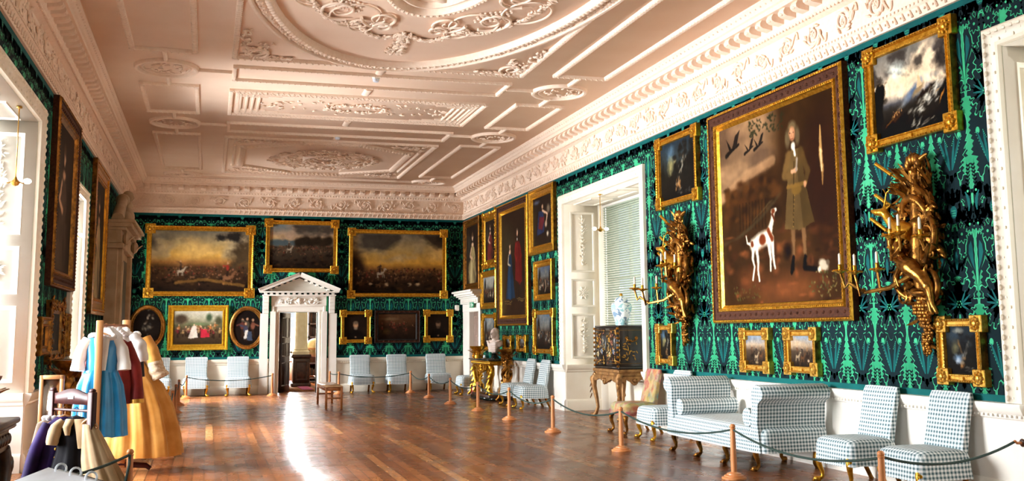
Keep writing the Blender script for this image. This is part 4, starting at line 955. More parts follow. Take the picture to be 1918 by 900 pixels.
def painting(label, wall, u, z0, w, h, style, fn, arg, seed, fwd, ppm=90, group=None, gm=None, tilt=0.0):
    root = thing('framed_painting', label, 'painting', wall_loc(wall, u, z0), WALLROT[wall], group)
    if tilt: root.rotation_euler = (tilt, 0, WALLROT[wall])
    M = MB(); g = gm or X['gilt']; d = .075
    if style == 'corner':
        e = fwd*.28; W_, H_ = w-2*e, h-2*e; f = fwd-e; m2 = MB()
        frame_rings(m2, W_, H_, [(0, 0), (0, d), (f*.12, d+.012), (f*.25, d), (f*.35, d-.022), (f*.7, d-.024), (f*.78, d-.01), (f*.9, d-.012), (f, .02)], [1, 0, 0, 0, 0, 0, 0, 0])
        beads(m2, W_, H_, f*.16, d+.008, max(.028, fwd*.3), max(.009, fwd*.085)); beads(m2, W_, H_, f*.84, d-.012, max(.028, fwd*.26), fwd*.05)
        M.merge(m2, TM((0, 0, e)))
        c = fwd*1.45
        for sx in (-1, 1):
            for sz in (0, 1):
                cx = sx*(w/2-c/2); cz = c/2 if sz == 0 else h-c/2
                M.box(cx-c/2, cx+c/2, -d-.004, 0, cz-c/2+(0), cz+c/2, 0, .006)
                for k in range(8): M.blob((cx+.3*c*math.cos(k*PI/4), -d-.008, cz+.3*c*math.sin(k*PI/4)), c*.13, seg=6, st=4)
                M.blob((cx, -d-.012, cz), (c*.2, c*.14, c*.2), seg=8, st=5)
        M.box(-fwd*.25, fwd*.25, -d+.005, -d+.03, fwd*.4, fwd*.75)
    elif style == 'dark':
        frame_rings(M, w, h, [(0, 0), (0, d), (fwd*.08, d+.025), (fwd*.16, d+.02), (fwd*.2, d), (fwd*.62, d-.015), (fwd*.66, d+.008), (fwd*.78, d+.004), (fwd*.82, d-.018), (fwd, .02)], [1, 0, 0, 1, 1, 0, 0, 0, 0])
        beads(M, w, h, fwd*.1, d+.024, .05, .011, 0); beads(M, w, h, fwd*.72, d+.008, .04, .01, 0); beads(M, w, h, fwd*.42, d-.01, .13, .02, 1, 1.6)
    elif style == 'ornate':
        frame_rings(M, w, h, [(0, 0), (0, d*.8), (fwd*.3, d), (fwd*.7, d*.7), (fwd, .02)], [1, 0, 0, 0]); q = random.Random(seed)
        for (ax, L, f) in ((0, w, 0), (0, w, h), (1, h, -w/2), (1, h, w/2)):
            k = int(L/.09)
            for i in range(k+1):
                uu = i*L/k; ins = fwd*.35
                p = (-w/2+uu, -d, f+(ins if f == 0 else -ins)) if ax == 0 else (f+(ins if f < 0 else -ins), -d, uu)
                for j in range(3):
                    a = q.uniform(0, 6.28); M.blob((p[0]+.03*math.cos(a), p[1]+.01, p[2]+.03*math.sin(a)), (.02, .014, .05), d=(math.cos(a), -.3, math.sin(a)), seg=6, st=4)
                M.blob(p, .02, seg=6, st=4)
    else:
        frame_rings(M, w, h, [(0, 0), (0, d), (fwd*.15, d+.015), (fwd*.32, d+.005), (fwd*.4, d-.02), (fwd*.68, d-.028), (fwd*.75, d-.008), (fwd*.88, d-.012), (fwd, .02)], [1, 0, 0, 0, 0, 0, 0, 0])
        beads(M, w, h, fwd*.22, d+.012, .06, .01); beads(M, w, h, fwd*.8, d-.008, .04, .007)
    M.build('frame', [g, X['brown'] if style == 'dark' else X['gilt_dark']], root, smooth=True, auto=35)
    ow, oh = w-2*fwd+.012, h-2*fwd+.012
    c = canvas_obj(root, ow, oh, ppm, fn, arg, seed, y=-.03); c.location = (0, 0, fwd-.006)
    return root
def oval_painting(label, u, zc, w, h, fn, arg, seed):
    root = thing('oval_painting', label, 'painting', wall_loc('F', u, zc-h/2), 0, 'oval paintings on the far wall'); M = MB(); n = 56
    t = np.arange(n)*2*PI/n; R = []
    for ins, out in ((0, 0), (0, .05), (.02, .075), (.05, .08), (.07, .06), (.085, .065), (.1, .045), (.115, .02)):
        R.append(np.stack([(w/2-ins)*np.cos(t), np.full(n, -out), h/2+(h/2-ins)*np.sin(t)], 1))
    M.loft(R, 0, caps=False); M.build('frame', mat('bronze_gilt_oval', 'B9803A', .32, .8, col2='8A5A24', scale=18), root, smooth=True)
    c = canvas_obj(root, w-.21, h-.21, 90, fn, arg, seed, oval_=True); c.location = (0, 0, .105); return root
# right wall, the near group
painting('stormy sea and wrecked ship in gilt corner frame, top right above the candle bracket', 'R', 8.3, 3.29, 1.36, 1.10, 'corner', p_storm, 0, 5, .13, 190)
painting('huge portrait of a sportsman in brown coat with a white and tan hound', 'R', 10.9, 1.585, 3.12, 2.8, 'dark', p_hunter, 0, 9, .24, 150)
painting('dark waterfall and rocks in gilt corner frame, high between white bay and hunting portrait', 'R', 13.53, 3.3, 1.42, 1.10, 'corner', p_rocks, 0, 13, .13, 150)
painting('little dark blue landscape in gilt corner frame beside the near white doorway', 'R', 7.79, .985, .62, .63, 'corner', p_rocks, 1, 21, .105, 190, gm=X['gilt_pale'])
painting('little cavalry scene under the hunting portrait, the one nearer the candle bracket on the left', 'R', 11.45, .965, .72, .56, 'corner', p_rearing, 0, 25, .105, 170, gm=X['gilt_pale'])
painting('little cavalry scene with orange sky under the hunting portrait, right of its twin', 'R', 10.41, .975, .70, .55, 'corner', p_rearing, 1, 28, .105, 170, gm=X['gilt_pale'])
painting('narrow small dark picture hung low below the far carved candle bracket', 'R', 14.08, .985, .60, .615, 'corner', p_rocks, 0, 31, .10, 140, gm=X['gilt_pale'])
# right wall, the far group
painting('tall portrait of a lady in pale dress above the corner door', 'R', 25.8, 2.56, 1.7, 1.88, 'plain', p_lady, 0, 41, .2, 70, gm=X['gilt_dark'])
painting('portrait in a richly carved pierced gold frame beside the tall couple portrait', 'R', 24.04, 3.03, 1.32, 1.38, 'ornate', p_lady, 1, 42, .22, 70)
painting('tall double portrait of a lady in blue and a man in red', 'R', 22.04, 1.63, 2.42, 2.8, 'dark', p_couple, 0, 43, .24, 90)
painting('robed figures in a gilt frame at the top beside the bay window', 'R', 19.93, 3.08, 1.66, 1.38, 'plain', p_lady, 4, 44, .2, 80)
painting('dim woodland in gilt frame, middle of the column beside the bay window', 'R', 19.84, 2.12, 1.18, .82, 'plain', p_crowd, 3, 45, .14, 80)
painting('battle under blue sky, lowest in the column beside the bay window', 'R', 19.87, 1.02, 1.34, .94, 'corner', p_crowd, 0, 46, .13, 80)
painting('pale figures in gilt frame just left of the couple, middle of its column', 'R', 24.12, 2.05, 1.46, .92, 'plain', p_crowd, 2, 47, .16, 70)
painting('ruin and crowd in gilt frame behind the marble bust', 'R', 24.1, 1.02, 1.34, .93, 'corner', p_crowd, 1, 48, .13, 70)
painting('tiny gilt framed picture below the couple portrait, nearest the marble bust', 'R', 22.48, 1.045, .68, .375, 'corner', p_crowd, 0, 49, .1, 70)
painting('tiny gilt framed picture below the couple portrait, above the carved torchere', 'R', 21.38, 1.045, .68, .385, 'corner', p_crowd, 2, 50, .1, 70)
# far wall
painting('large battle scene with golden sky and horseman in red, left of the pediment door', 'F', -.235, 2.39, 2.66, 1.84, 'corner', p_battle, 'dusk', 61, .17, 75)
painting('cool toned battle scene with blue hills directly above the pediment door', 'F', 2.255, 3.01, 1.9, 1.41, 'corner', p_battle, 'cool', 62, .15, 75)
painting('large battle scene with amber sky and smoke, right of the pediment door', 'F', 4.765, 2.38, 2.68, 1.85, 'corner', p_battle, 'gold', 63, .15, 75)
oval_painting('oval dark painting in bronze frame behind the costume rail', -1.44, 1.675, .86, 1.09, p_oval, 0, 64)
painting('festive crowd in bright gilt frame between the two oval pictures', 'F', -.24, 1.105, 1.44, 1.105, 'plain', p_fete, 0, 65, .15, 80, gm=mat('bright_gilding', 'E2B93A', .34, .75, col2='CC9C26', scale=18))
oval_painting('oval painting of seated figures just left of the pediment door', .94, 1.645, .88, 1.09, p_oval, 1, 66)
painting('portrait of a bearded man in gilt frame right of the pediment door', 'F', 3.665, 1.205, .84, .885, 'corner', p_portrait, 0, 67, .13, 80)
painting('dim hunting crowd in a plain black frame', 'F', 4.75, 1.225, 1.2, .855, 'dark', p_dim, 0, 68, .11, 80, gm=X['black'])
painting('dark portrait in gilt frame next to the room corner', 'F', 5.85, 1.225, .82, .87, 'corner', p_portrait, 1, 69, .13, 80)
# left wall
painting('very tall dark portrait beside the near left window bay', 'L', 14.78, 2.11, 2.2, 2.38, 'dark', p_lady, 3, 71, .24, 60, gm=X['gilt_dark'])
painting('very tall gilt framed picture next to the chimneypiece', 'L', 19.45, 1.85, 2.2, 2.62, 'plain', p_lady, 2, 72, .3, 60, gm=mat('deep_gilding', 'C4801E', .3, .88, col2='8A5412', scale=12))
painting('small dark gilt framed picture low beside the left window bay', 'L', 13.52, 1.26, .74, .46, 'plain', p_portrait, 1, 73, .12, 60, gm=X['gilt_dark'])
painting('dim gilt framed landscape low on the left wall above the carved stands', 'L', 14.55, 1.14, 1.2, .8, 'ornate', p_rocks, 1, 74, .17, 60, gm=X['gilt_dark'])
painting('narrow dark gilt framed picture low beside the narrow left window', 'L', 15.5, 1.2, .5, .6, 'plain', p_portrait, 1, 75, .1, 60, gm=X['gilt_dark'])
# ------------------------------------------------------------------ door cases and doors
M = MB(); mp = MAPS['F']; cx = 2.21
for a, b in ((1.5, 1.63), (2.79, 2.92)): M.box(a, b, D-.1, D, 0, 2.05)
AP = [(0, 0), (0, .06), (.05, .075), (.06, .05), (.14, .04), (.15, .06), (.19, .05), (.2, 0)]
R = []
for (u, z, iu, iz) in ((1.53, 0, 1, 0), (1.53, 2.23, 1, -1), (2.89, 2.23, -1, -1), (2.89, 0, -1, 0)): R.append([mp(u+iu*p, o, z+iz*p) for p, o in AP])
M.loft(R, 0, closed=False, caps=False)
M.box(1.52, 2.9, D-.07, D, 2.2, 2.44)                                        # frieze
foli = random.Random(4)
for k in range(46):
    u = cx+foli.uniform(-.5, .5); z = 2.32+foli.uniform(-.07, .07); M.blob((u, D-.085, z), (.018, .018, .045), d=(foli.uniform(-1, 1), -.2, foli.uniform(-.6, .6)), seg=6, st=4)
M.blob((cx, D-.09, 2.33), (.05, .04, .06), seg=8, st=6)
for s_ in (-1, 1):                                                          # consoles and pilaster strips
    for k in range(5): M.box(cx+s_*.83-.075, cx+s_*.83+.075, D-.1-.03*k*.6, D, 2.0+.09*k, 2.1+.09*k, 0, .01)
    M.box(cx+s_*.86-.1, cx+s_*.86+.1, D-.08, D, 0, 2.0); M.box(cx+s_*.86-.11, cx+s_*.86+.11, D-.1, D, 0, .2)
M.box(cx-.92, cx+.92, D-.24, D, 2.44, 2.475, 0, .006); 
for k in range(13): u = cx-.84+k*.14; M.box(u-.035, u+.035, D-.22, D-.02, 2.475, 2.52)
M.box(cx-.96, cx+.96, D-.3, D, 2.52, 2.555, 0, .006)
for s_ in (-1, 1):                                                          # raking cornices
    P = [(cx+s_*.99, 2.545), (cx, 2.95)]; d = np.array([P[1][0]-P[0][0], P[1][1]-P[0][1]]); d /= np.linalg.norm(d); nn = np.array([-d[1], d[0]])*(1 if s_ < 0 else -1)
    if nn[1] < 0: nn = -nn
    for (o, t0, t1) in ((.3, -.02, .05), (.33, .05, .085)):
        M.loft([[(p[0]+nn[0]*t0, D-o, p[1]+nn[1]*t0), (p[0]+nn[0]*t1, D-o-.02, p[1]+nn[1]*t1), (p[0]+nn[0]*t1, D, p[1]+nn[1]*t1), (p[0]+nn[0]*t0, D, p[1]+nn[1]*t0)] for p in P], 0)
    for k in range(6):
        q = (k+.8)/7; c = np.array(P[0])*(1-q)+np.array(P[1])*q-nn*.045; M.box(c[0]-.035, c[0]+.035, D-.22, D-.02, c[1]-.028, c[1]+.02)
M.loft([[(cx-.85, D-o, 2.555), (cx+.85, D-o, 2.555), (cx, D-o, 2.9)] for o in (0, .05)], 0)
struct(M.build('trim_13', X['white'], smooth=True, auto=35))
for s_, x in ((-1, DOOR_F[0]), (1, DOOR_F[1])): pass
M = MB(); M.box(DOOR_F[0]-.1, DOOR_F[0], D, D+.34, 0, 2.1); M.box(DOOR_F[1], DOOR_F[1]+.1, D, D+.34, 0, 2.1); M.box(DOOR_F[0]-.1, DOOR_F[1]+.1, D, D+.34, 2.03, 2.12); struct(M.build('wall_doorway', X['white']))
def door_leaf(w_, h, n, m1, mk):
    M = MB(); M.box(0, w_, -.022, .022, 0, h)
    for z0, z1 in ((.15, .75), (.9, 1.25), (1.38, h-.12)):
        for sd in (-1, 1): panel(M, lambda u, o, z, sd=sd: (u, sd*(.022+o), z), .1, w_/2-.03, z0, z1, .03, .012); panel(M, lambda u, o, z, sd=sd: (u, sd*(.022+o), z), w_/2+.03, w_-.1, z0, z1, .03, .012)
    o = struct(M.build('door_%d' % n, m1)); M = MB()
    for sd in (-1, 1): M.lathe([(.012, 0), (.012, .03), (.03, .04), (.032, .055), (.02, .07)], seg=12)
    M = MB(); M.tube([(w_-.07, -.022, 1.0), (w_-.07, -.06, 1.0)], .01); M.blob((w_-.07, -.075, 1.0), .027); M.blob((w_-.07, .075, 1.0), .027); M.tube([(w_-.07, .022, 1.0), (w_-.07, .06, 1.0)], .01)
    M.build('door_knob', X['brass'], o, smooth=True); return o
o = door_leaf(.93, 2.02, 1, mat('dark_mahogany_door', '3A2620', .35, col2='2A1A16', scale=6), 0); o.location = (DOOR_F[0]+.03, D+.1, .005); o.rotation_euler = (0, 0, math.radians(71))
M = MB()                                                                      # corner door case on the right wall
for a, b in ((24.95, 25.15), (26.1, 26.78)): M.box(XR-.05, XR, a, b, 0, 2.2); M.box(XR-.07, XR, a+.02, b-.02, 0, .2)
for (z0, z1, o, e) in ((2.02, 2.22, .056, 0), (2.22, 2.36, .12, .0), (2.36, 2.4, .17, .04), (2.4, 2.44, .24, .1), (2.44, 2.5, .3, .16), (2.5, 2.55, .36, .22)): M.box(XR-o, XR, 24.95-e, 26.8, z0, z1, 0, .006)
for k in range(17): M.blob((XR-.13, 25.1+k*.095, 2.29), (.02, .035, .04), seg=6, st=4)
M.box(XR-.04, XR+.2, 26.088, 26.101, 0, 2.02); M.box(XR-.04, XR+.2, 25.149, 25.162, 0, 2.02); M.box(XR-.04, XR+.2, 25.15, 26.1, 2.01, 2.022)
struct(M.build('trim_14', X['white'], smooth=True, auto=35))
o = door_leaf(.95, 2.02, 2, mat('grey_brown_door', 'A88E80', .4, col2='9C8274', scale=4), 0); o.location = (XR+.1, 26.1, 0); o.rotation_euler = (0, 0, -PI/2)
M = MB(); M.box(XR+.14, XR+.2, 25.1, 26.15, 0, 2.1); struct(M.build('wall_behind_door', X['white']))
t = thing('exit_sign', 'small green and white running man exit sign on the corner door frieze', 'sign', (XR-.122, 25.52, 2.115), -PI/2)
M = MB(); M.box(-.2, .2, -.015, 0, 0, .13, 0, .003); M.build('plate', mat('exit_green', '1F9A6A', .5), t)
M = MB(); M.blob((-.1, -.017, .1), (.015, .003, .015)); M.tube([(-.1, -.017, .085), (-.115, -.017, .05), (-.085, -.017, .02)], .009, 5); M.tube([(-.115, -.017, .05), (-.15, -.017, .025)], .008, 5); M.tube([(-.13, -.017, .075), (-.07, -.017, .07)], .007, 5); M.build('running_figure', mat('exit_white', 'F4F6F2', .5), t); M = MB(); M.box(.0, .07, -.018, -.015, .015, .115); M.build('door_symbol', bpy.data.materials['exit_white'], t); M = MB(); M.tube([(.09, -.017, .065), (.18, -.017, .065)], .008, 5); M.tube([(.15, -.017, .09), (.18, -.017, .065), (.15, -.017, .04)], .008, 5)
M.build('arrow', bpy.data.materials['exit_white'], t)
t = tag(MB().box(-.055, .055, -.06, 0, 0, .15, 0, .01).build('wall_sensor', X['white'], loc=(6.36, D-.002, 2.06)), 'small white sensor box high in the far corner', 'sensor')

# ------------------------------------------------------------------ the room beyond the pediment door
M = MB()
M.box(.9, 1.68, 27.136, 27.2, 0, 3.3); M.box(2.74, 4.5, 27.136, 27.2, 0, 3.3); M.box(1.6, 2.8, 27.136, 27.2, 2.1, 3.3); M.box(.9, 1.0, 27.2, 34.2, 0, 3.3); M.box(4.4, 4.5, 27.2, 34.2, 0, 3.3); M.box(.9, 4.5, 27.135, 34.2, 3.3, 3.4)
M.box(.9, 1.65, 34.1, 34.2, 0, 3.3); M.box(3.25, 4.5, 34.1, 34.2, 0, 3.3); M.box(1.65, 3.25, 34.1, 34.2, 0, .75); M.box(1.65, 3.25, 34.1, 34.2, 3.2, 3.3)
struct(M.build('wall_beyond', X['cream']))
fr = MB()
for k in range(4): u = 1.65+1.6*k/3; fr.box(u-.02, u+.02, 34.12, 34.16, .75, 3.2)
for k in range(5): z = .75+2.45*k/4; fr.box(1.65, 3.25, 34.12, 34.16, z-.02, z+.02)
fr = struct(fr.build('window_7', X['white'])); MB().box(1.65, 3.25, 34.135, 34.14, .75, 3.2).build('pane', X['glass'], fr)
t = thing('column', 'fat cream column on dark wooden pedestal seen through the door', 'column', (2.56, 30.1, 0))
M = MB(); M.lathe([(.235, .9), (.235, .94), (.25, .97), (.235, 1.0), (.2, 1.02), (.21, 1.05), (.185, 1.08), (.182, 1.3), (.17, 3.3)], seg=28); M.build('shaft', mat('ivory_column', 'EFE6C4', .4, col2='E6DAB2'), t, smooth=True)
M = MB(); M.box(-.27, .27, -.27, .27, 0, .1, 0, .01); M.box(-.23, .23, -.23, .23, .1, .8, 0, .01); M.box(-.27, .27, -.27, .27, .8, .9, 0, .015); panel(M, lambda u, o, z: (u, -.23-o, z), -.17, .17, .18, .72); M.build('pedestal', X['darkwood'], t)
t = thing('bookcase', 'tall dark bookcase standing in the room beyond the door', 'bookcase', (3.55, 32.2, 0))
M = MB(); M.box(-.6, .6, .3, .34, 0, 2.6); M.box(-.6, -.55, 0, .34, 0, 2.6); M.box(.55, .6, 0, .34, 0, 2.6)
for z in (0, .1, .55, .95, 1.35, 1.75, 2.15, 2.55): M.box(-.6, .6, 0, .34, z, z+.05)
M.build('carcass', X['darkwood'], t)
bq = random.Random(3)
bookm = [mat('leather_'+n, c, .6) for n, c in (('brown', '4A2416'), ('tan', '5C351D'), ('dark', '2A1812'))]
for z in (.15, .6, 1.0, 1.4, 1.8, 2.2):
    u = -.53
    while u < -.12:
        w_ = bq.uniform(.036, .06); tag(MB().box(0, w_*.9, 0, .23, 0, bq.uniform(.24, .33), 0, .004).build('book', bookm[bq.randrange(3)], loc=(3.55+u, 32.25, z+.001)), 'brown leather book on the tall dark bookcase beyond the door', 'book', 'leather books beyond the door'); u += w_
t = thing('globe', 'pale terrestrial globe on wooden stand beyond the door', 'globe', (3.02, 30.75, 0))
M = MB(); M.blob((0, 0, 1.08), (.27, .27, .27), seg=20, st=12); M.build('sphere', mat('old_globe_paper', 'CDB98A', .5, col2='AE9058', scale=5), t, smooth=True)
M = MB(); M.lathe([(.29, -.02), (.33, -.02), (.33, .02), (.29, .02)], (0, 0, 1.05), 24); 
for k in range(4): a = PI/4+k*PI/2; M.tube([(.3*math.cos(a), .3*math.sin(a), 1.03), (.25*math.cos(a), .25*math.sin(a), .5), (.27*math.cos(a), .27*math.sin(a), 0)], .025)
M.tube([(.25, 0, .25), (-.25, 0, .25)], .02); M.tube([(0, .25, .25), (0, -.25, .25)], .02); M.build('stand', X['bench'], t, smooth=True)
tag(MB().box(2.45, 2.75, 28.2, 33.5, 0, .012, 0).build('carpet_runner', mat('pink_carpet', 'D0709A', .9, col2='B85A86', scale=40)), 'pink carpet strip on the floor beyond the door', 'carpet')
t = thing('side_table', 'low pale table under the bright window beyond the door', 'table', (2.28, 32.6, 0))
M = MB(); M.box(-.4, .4, -.3, .3, .62, .66, 0, .005); M.build('table_top', X['bench'], t)
for sx in (-1, 1):
    for sy in (-1, 1): M = MB(); M.tube([(sx*.35, sy*.25, .62), (sx*.35, sy*.25, 0)], (.03, .02)); M.build('leg', X['bench'], t)

# ------------------------------------------------------------------ fittings
for i, (y, lab) in enumerate(((15.2, 'round white smoke detector on the ceiling next to the large oval'), (20.06, 'round white smoke detector on the ceiling next to the octagon panel'))):
    t = thing('smoke_detector', lab, 'smoke detector', (2.34, y, ZC-.045), 0, 'ceiling smoke detectors')
    M = MB(); M.lathe([(.055, 0), (.06, .03), (.06, .045)], seg=16); M.build('base', X['white'], t); M = MB(); M.lathe([(.01, -.045), (.04, -.04), (.05, -.02), (.05, 0)], seg=16); M.build('sensor_dome', mat('bluish_plastic_%d' % i, 'DDE6F4', .35), t, smooth=True)
def pendant(label, x, y, ztop, z):
    t = thing('pendant_light', label, 'hanging light', (x, y, z), 0, 'small pendant lights in the window openings')
    M = MB(); M.tube([(0, 0, ztop-z), (0, 0, .05)], .006, 6); M.lathe([(.03, 0), (.03, .02), (.008, .03)], (0, 0, ztop-z-.03), 10); M.build('rod', X['brass'], t)
    M = MB(); M.lathe([(.005, -.05), (.03, -.04), (.05, -.01), (.02, .02), (.01, .05)], seg=12); 
    for s_ in (-1, 1): M.tube([(s_*.03, 0, 0), (s_*.07, 0, -.02), (s_*.1, 0, 0)], .007, 6)
    M.build('hub', X['brass'], t, smooth=True)
    for s_ in (-1, 1): M = MB(); M.blob((s_*.115, 0, .005), (.042, .03, .03)); M.build('bulb', X['bulb'], t, smooth=True)
pendant('small brass pendant light in the large left window bay', XL-.06, 11.8, ZT, 3.12); pendant('small brass pendant light in the narrow window left of the chimneypiece', XL-.06, 16.75, 3.6, 3.0)
pendant('small brass pendant light in the window nearest the far left corner', XL-.04, 25.5, 3.6, 2.95); pendant('small brass pendant light hanging in the right bay before the blind', XR+.1, 17.0, ZT, 3.3)
def blind(y0, y1, label):
    t = thing('venetian_blind', label, 'blind', (XR+.78, (y0+y1)/2, .62)); L = (y1-y0)/2-.12
    M = MB(); H = 3.26; n = 74
    for k in range(n):
        z = H*(k+.5)/n; dx, dz = .022*math.cos(.62), .022*math.sin(.62); M.loft([[(-dx, s_*L, z+dz), (0, s_*L, z+.004), (dx, s_*L, z-dz), (0, s_*L, z-.002)] for s_ in (-1, 1)], 0)
    M.build('slats', X['blind'], t)
    M = MB(); M.box(-.03, .03, -L, L, H, H+.05); M.box(-.02, .02, -L, L, -.03, 0); M.build('rail', X['white'], t)
    M = MB(); 
    for k in range(60): M.blob((-.05, L*.86, H-.05-.05*k), (.012, .012, .022), seg=6, st=4)
    M.build('bead_chain', mat('white_bead', 'FAFAF6', .4), t)
blind(*BAY_R1, 'pale green venetian blind closed across the right bay window behind the vase')
t = thing('floor_vent', 'small dark slot in the white skirting by the right bay', 'vent', (XR-.046, 18.85, .05), -PI/2)
M = MB(); M.box(-.03, .03, -.006, 0, 0, .09); M.build('plate', X['white'], t); M = MB(); M.box(-.012, .012, -.009, -.004, .012, .078); M.build('slot', X['seam'], t)
t = thing('rope_hook', 'small brown wooden peg on the white dado at the right edge', 'hook', (XR-.012, 7.16, .545), -PI/2)
M = MB(); M.lathe([(.035, 0), (.035, .012)], seg=14); 
M = MB(); M.blob((0, -.005, 0), (.035, .012, .035)); M.build('backplate', X['darkwood'], t, smooth=True); M = MB(); M.tube([(0, -.01, 0), (0, -.06, 0), (0, -.085, .02)], (.014, .012, .01)); M.build('peg', X['bench'], t, smooth=True)

# ------------------------------------------------------------------ rope barriers
def make_post():
    M = MB(); t = thing('rope_post', 'x', 'rope post', (0, 0, 0), 0, 'turned wooden rope posts')
    M.lathe([(.125, 0), (.125, .014), (.118, .02), (.1, .022), (.1, .034), (.09, .04), (.075, .042), (.072, .054), (.05, .06), (.032, .068)], seg=24); M.build('base', X['post'], t, smooth=True, auto=30)
    M = MB(); M.lathe([(.03, .06), (.031, .2), (.026, .49), (.03, .493), (.03, .5), (.024, .504), (.03, .515), (.029, .53), (.018, .543), (.001, .546)], seg=16); M.build('shaft', X['post'], t, smooth=True, auto=40)
    return t
proto = make_post()
POSTS = [((5.12, 7.1), 'rope post at the right front before the gingham chair nearest the camera'), ((5.17, 9.6), 'rope post standing before the near scroll end of the daybed'), ((5.03, 12.25), 'rope post before the tapestry chair and lacquer cabinet'), ((5.0, 14.85), 'rope post at the foot of the right bay, left of the cabinet stand'),
 ((5.0, 17.2), 'rope post before the pair of gingham chairs by the bay'), ((5.0, 19.35), 'rope post before the marble topped gilt table'), ((4.93, 21.4), 'rope post left of the gilt table, before the lone chair by the corner door'), ((4.93, 23.6), 'rope post before the rightmost chair of the far wall'), ((4.9, 25.7), 'rope post at the far right turn of the barrier before the middle far chair'),
 ((3.15, 26.0), 'rope post just right of the pediment door, behind the bench'), ((2.97, 26.4), 'darker rope post against the door case, left end of the far rope'), ((1.53, 25.85), 'rope post close left of the pediment door'), ((-.455, 25.6), 'rope post on the far left before a white covered chair'), ((-.56, 23.25), 'second rope post behind the gold gown'), ((-.56, 21.1), 'third rope post behind the gold gown, next to its hem'), ((-.55, 18.8), 'rope post mostly hidden by the gold gown'), ((-.48, 13.5), 'rope post whose round base shows under the gold gown'), ((-.6, 9.4), 'rope post at the left front with the rope end tied to it')]
for i, ((x, y), lab) in enumerate(POSTS):
    o = proto if i == 0 else copy_tree(proto); o.location = (x, y, 0); o['label'] = lab
def rope(pts, label, sag=.13, z=.49, r=.011):
    P = []
    for (a, b) in zip(pts[:-1], pts[1:]):
        a = np.array(a if len(a) == 3 else (*a, z), float); b = np.array(b if len(b) == 3 else (*b, z), float)
        for k in range(14):
            q = k/14; p = a*(1-q)+b*q; p[2] -= sag*4*q*(1-q)*min(1, np.linalg.norm(b-a)/2.4); P.append(p)
    P.append(b); M = MB(); M.tube(P, r, 7); return tag(M.build('rope', X['rope'], smooth=True), label, 'rope')
pp = [p for p, _ in POSTS]
rope([(XR-.1, 7.2, .56), (*pp[0], .5)][::-1] and [(6.49, 7.17, .56), (5.12, 7.1, .5)], 'green rope from the front right post to the peg on the dado', .2)
rope(pp[:11], 'long dark green rope strung along the right hand posts to the far door', .13)
rope([pp[11], pp[12], pp[13], pp[14], pp[15], pp[16]], 'dark green rope before the white covered chairs on the far left', .12)
rope([(-1.27, 8.1, .48), pp[17]], 'dark green rope across the front of the costume racks', .09, .5, .012)
rope([(-.6, 9.37, .5), (-.6, 9.34, .42), (-.64, 9.33, .2), (-.68, 9.33, .0)], 'loose green rope end hanging from the left front post', 0, .5, .012)

# ------------------------------------------------------------------ seats
def cabriole(x, y, h, dx, dy, r=.03, m=None):
    M = MB(); P = [(x, y, h), (x+dx*.035, y+dy*.035, h*.78), (x+dx*.03, y+dy*.03, h*.55), (x+dx*.0, y+dy*.0, h*.3), (x+dx*.0, y+dy*.0, h*.16), (x+dx*.035, y+dy*.035, h*.07), (x+dx*.05, y+dy*.05, .018)]
    M.tube(P, np.array([1.3, 1.25, .95, .7, .62, .8, .9])*r, 10); M.blob((x+dx*.06, y+dy*.06, .025), (.032, .032, .025), seg=8, st=6)
    for k in (-1, 0, 1): M.blob((x+dx*.085-dy*.02*k, y+dy*.085+dx*.02*k, .014), (.012, .012, .014), seg=6, st=4)
    M.blob((x+dx*.05, y+dy*.05, h*.8), (.022, .022, .04), seg=6, st=5)
    return M
def make_chair(name, label, cover, group, skirt=.2, wseat=.62, wback=.53, htop=.93, seed=0):
    t = thing(name, label, 'chair', (0, 0, 0), 0, group); q = random.Random(seed)
    M = MB(); R = []
    for z, w_, d_, e in ((skirt, wseat+.03, .6, 7), (.27, wseat+.01, .585, 7), (.37, wseat, .57, 7), (.42, wseat-.02, .55, 6), (.445, wseat-.1, .47, 5), (.452, wseat-.3, .3, 4)):
        r = sup(44, w_/2, d_/2, e, 0, -.03, z)
        if z < .3:
            a = np.arange(44); r[:, 2] += .006*np.sin(a*.9+seed); r[:, :2] *= (1+.012*np.sin(a*1.7+seed))[:, None]
        R.append(r)
    M.loft(R, 0); M.build('seat', cover, t, smooth=True, auto=55)
    M = MB(); R = []
    for k in range(12):
        q_ = k/11; z = .36+(htop-.36)*q_; yc = .19+.12*q_; w_ = wback*(1-.05*math.sin(PI*q_)+.02*q_); th = .085-.02*q_
        if k == 11: w_ -= .03; th -= .03
        r = sup(40, w_/2, th/2, 7, 0, yc, z); r[:, 1] -= .012*np.cos(r[:, 0]*PI/w_)*math.sin(PI*q_); R.append(r)
    R.append(sup(40, wback/2-.06, .012, 6, 0, .31, htop+.006)); M.loft(R, 0); M.build('backrest', cover, t, smooth=True, auto=55)
    for sx in (-1, 1): cabriole(sx*(wseat/2-.07), -.26, .3, sx*.6, -.8).build('leg', X['gilt_dark'] if skirt > .25 else X['gilt'], t, smooth=True)
    for sx in (-1, 1):
        M = MB(); M.tube([(sx*(wseat/2-.08), .18, .34), (sx*(wseat/2-.08), .21, .18), (sx*(wseat/2-.08), .29, .02), (sx*(wseat/2-.08), .3, 0)], (.032, .024, .022, .026), 8); M.build('leg', X['gilt_dark'], t, smooth=True)
    return t
G1 = 'gingham covered chairs along the walls'
ch = make_chair('slipper_chair', 'x', X['gingham'], G1)
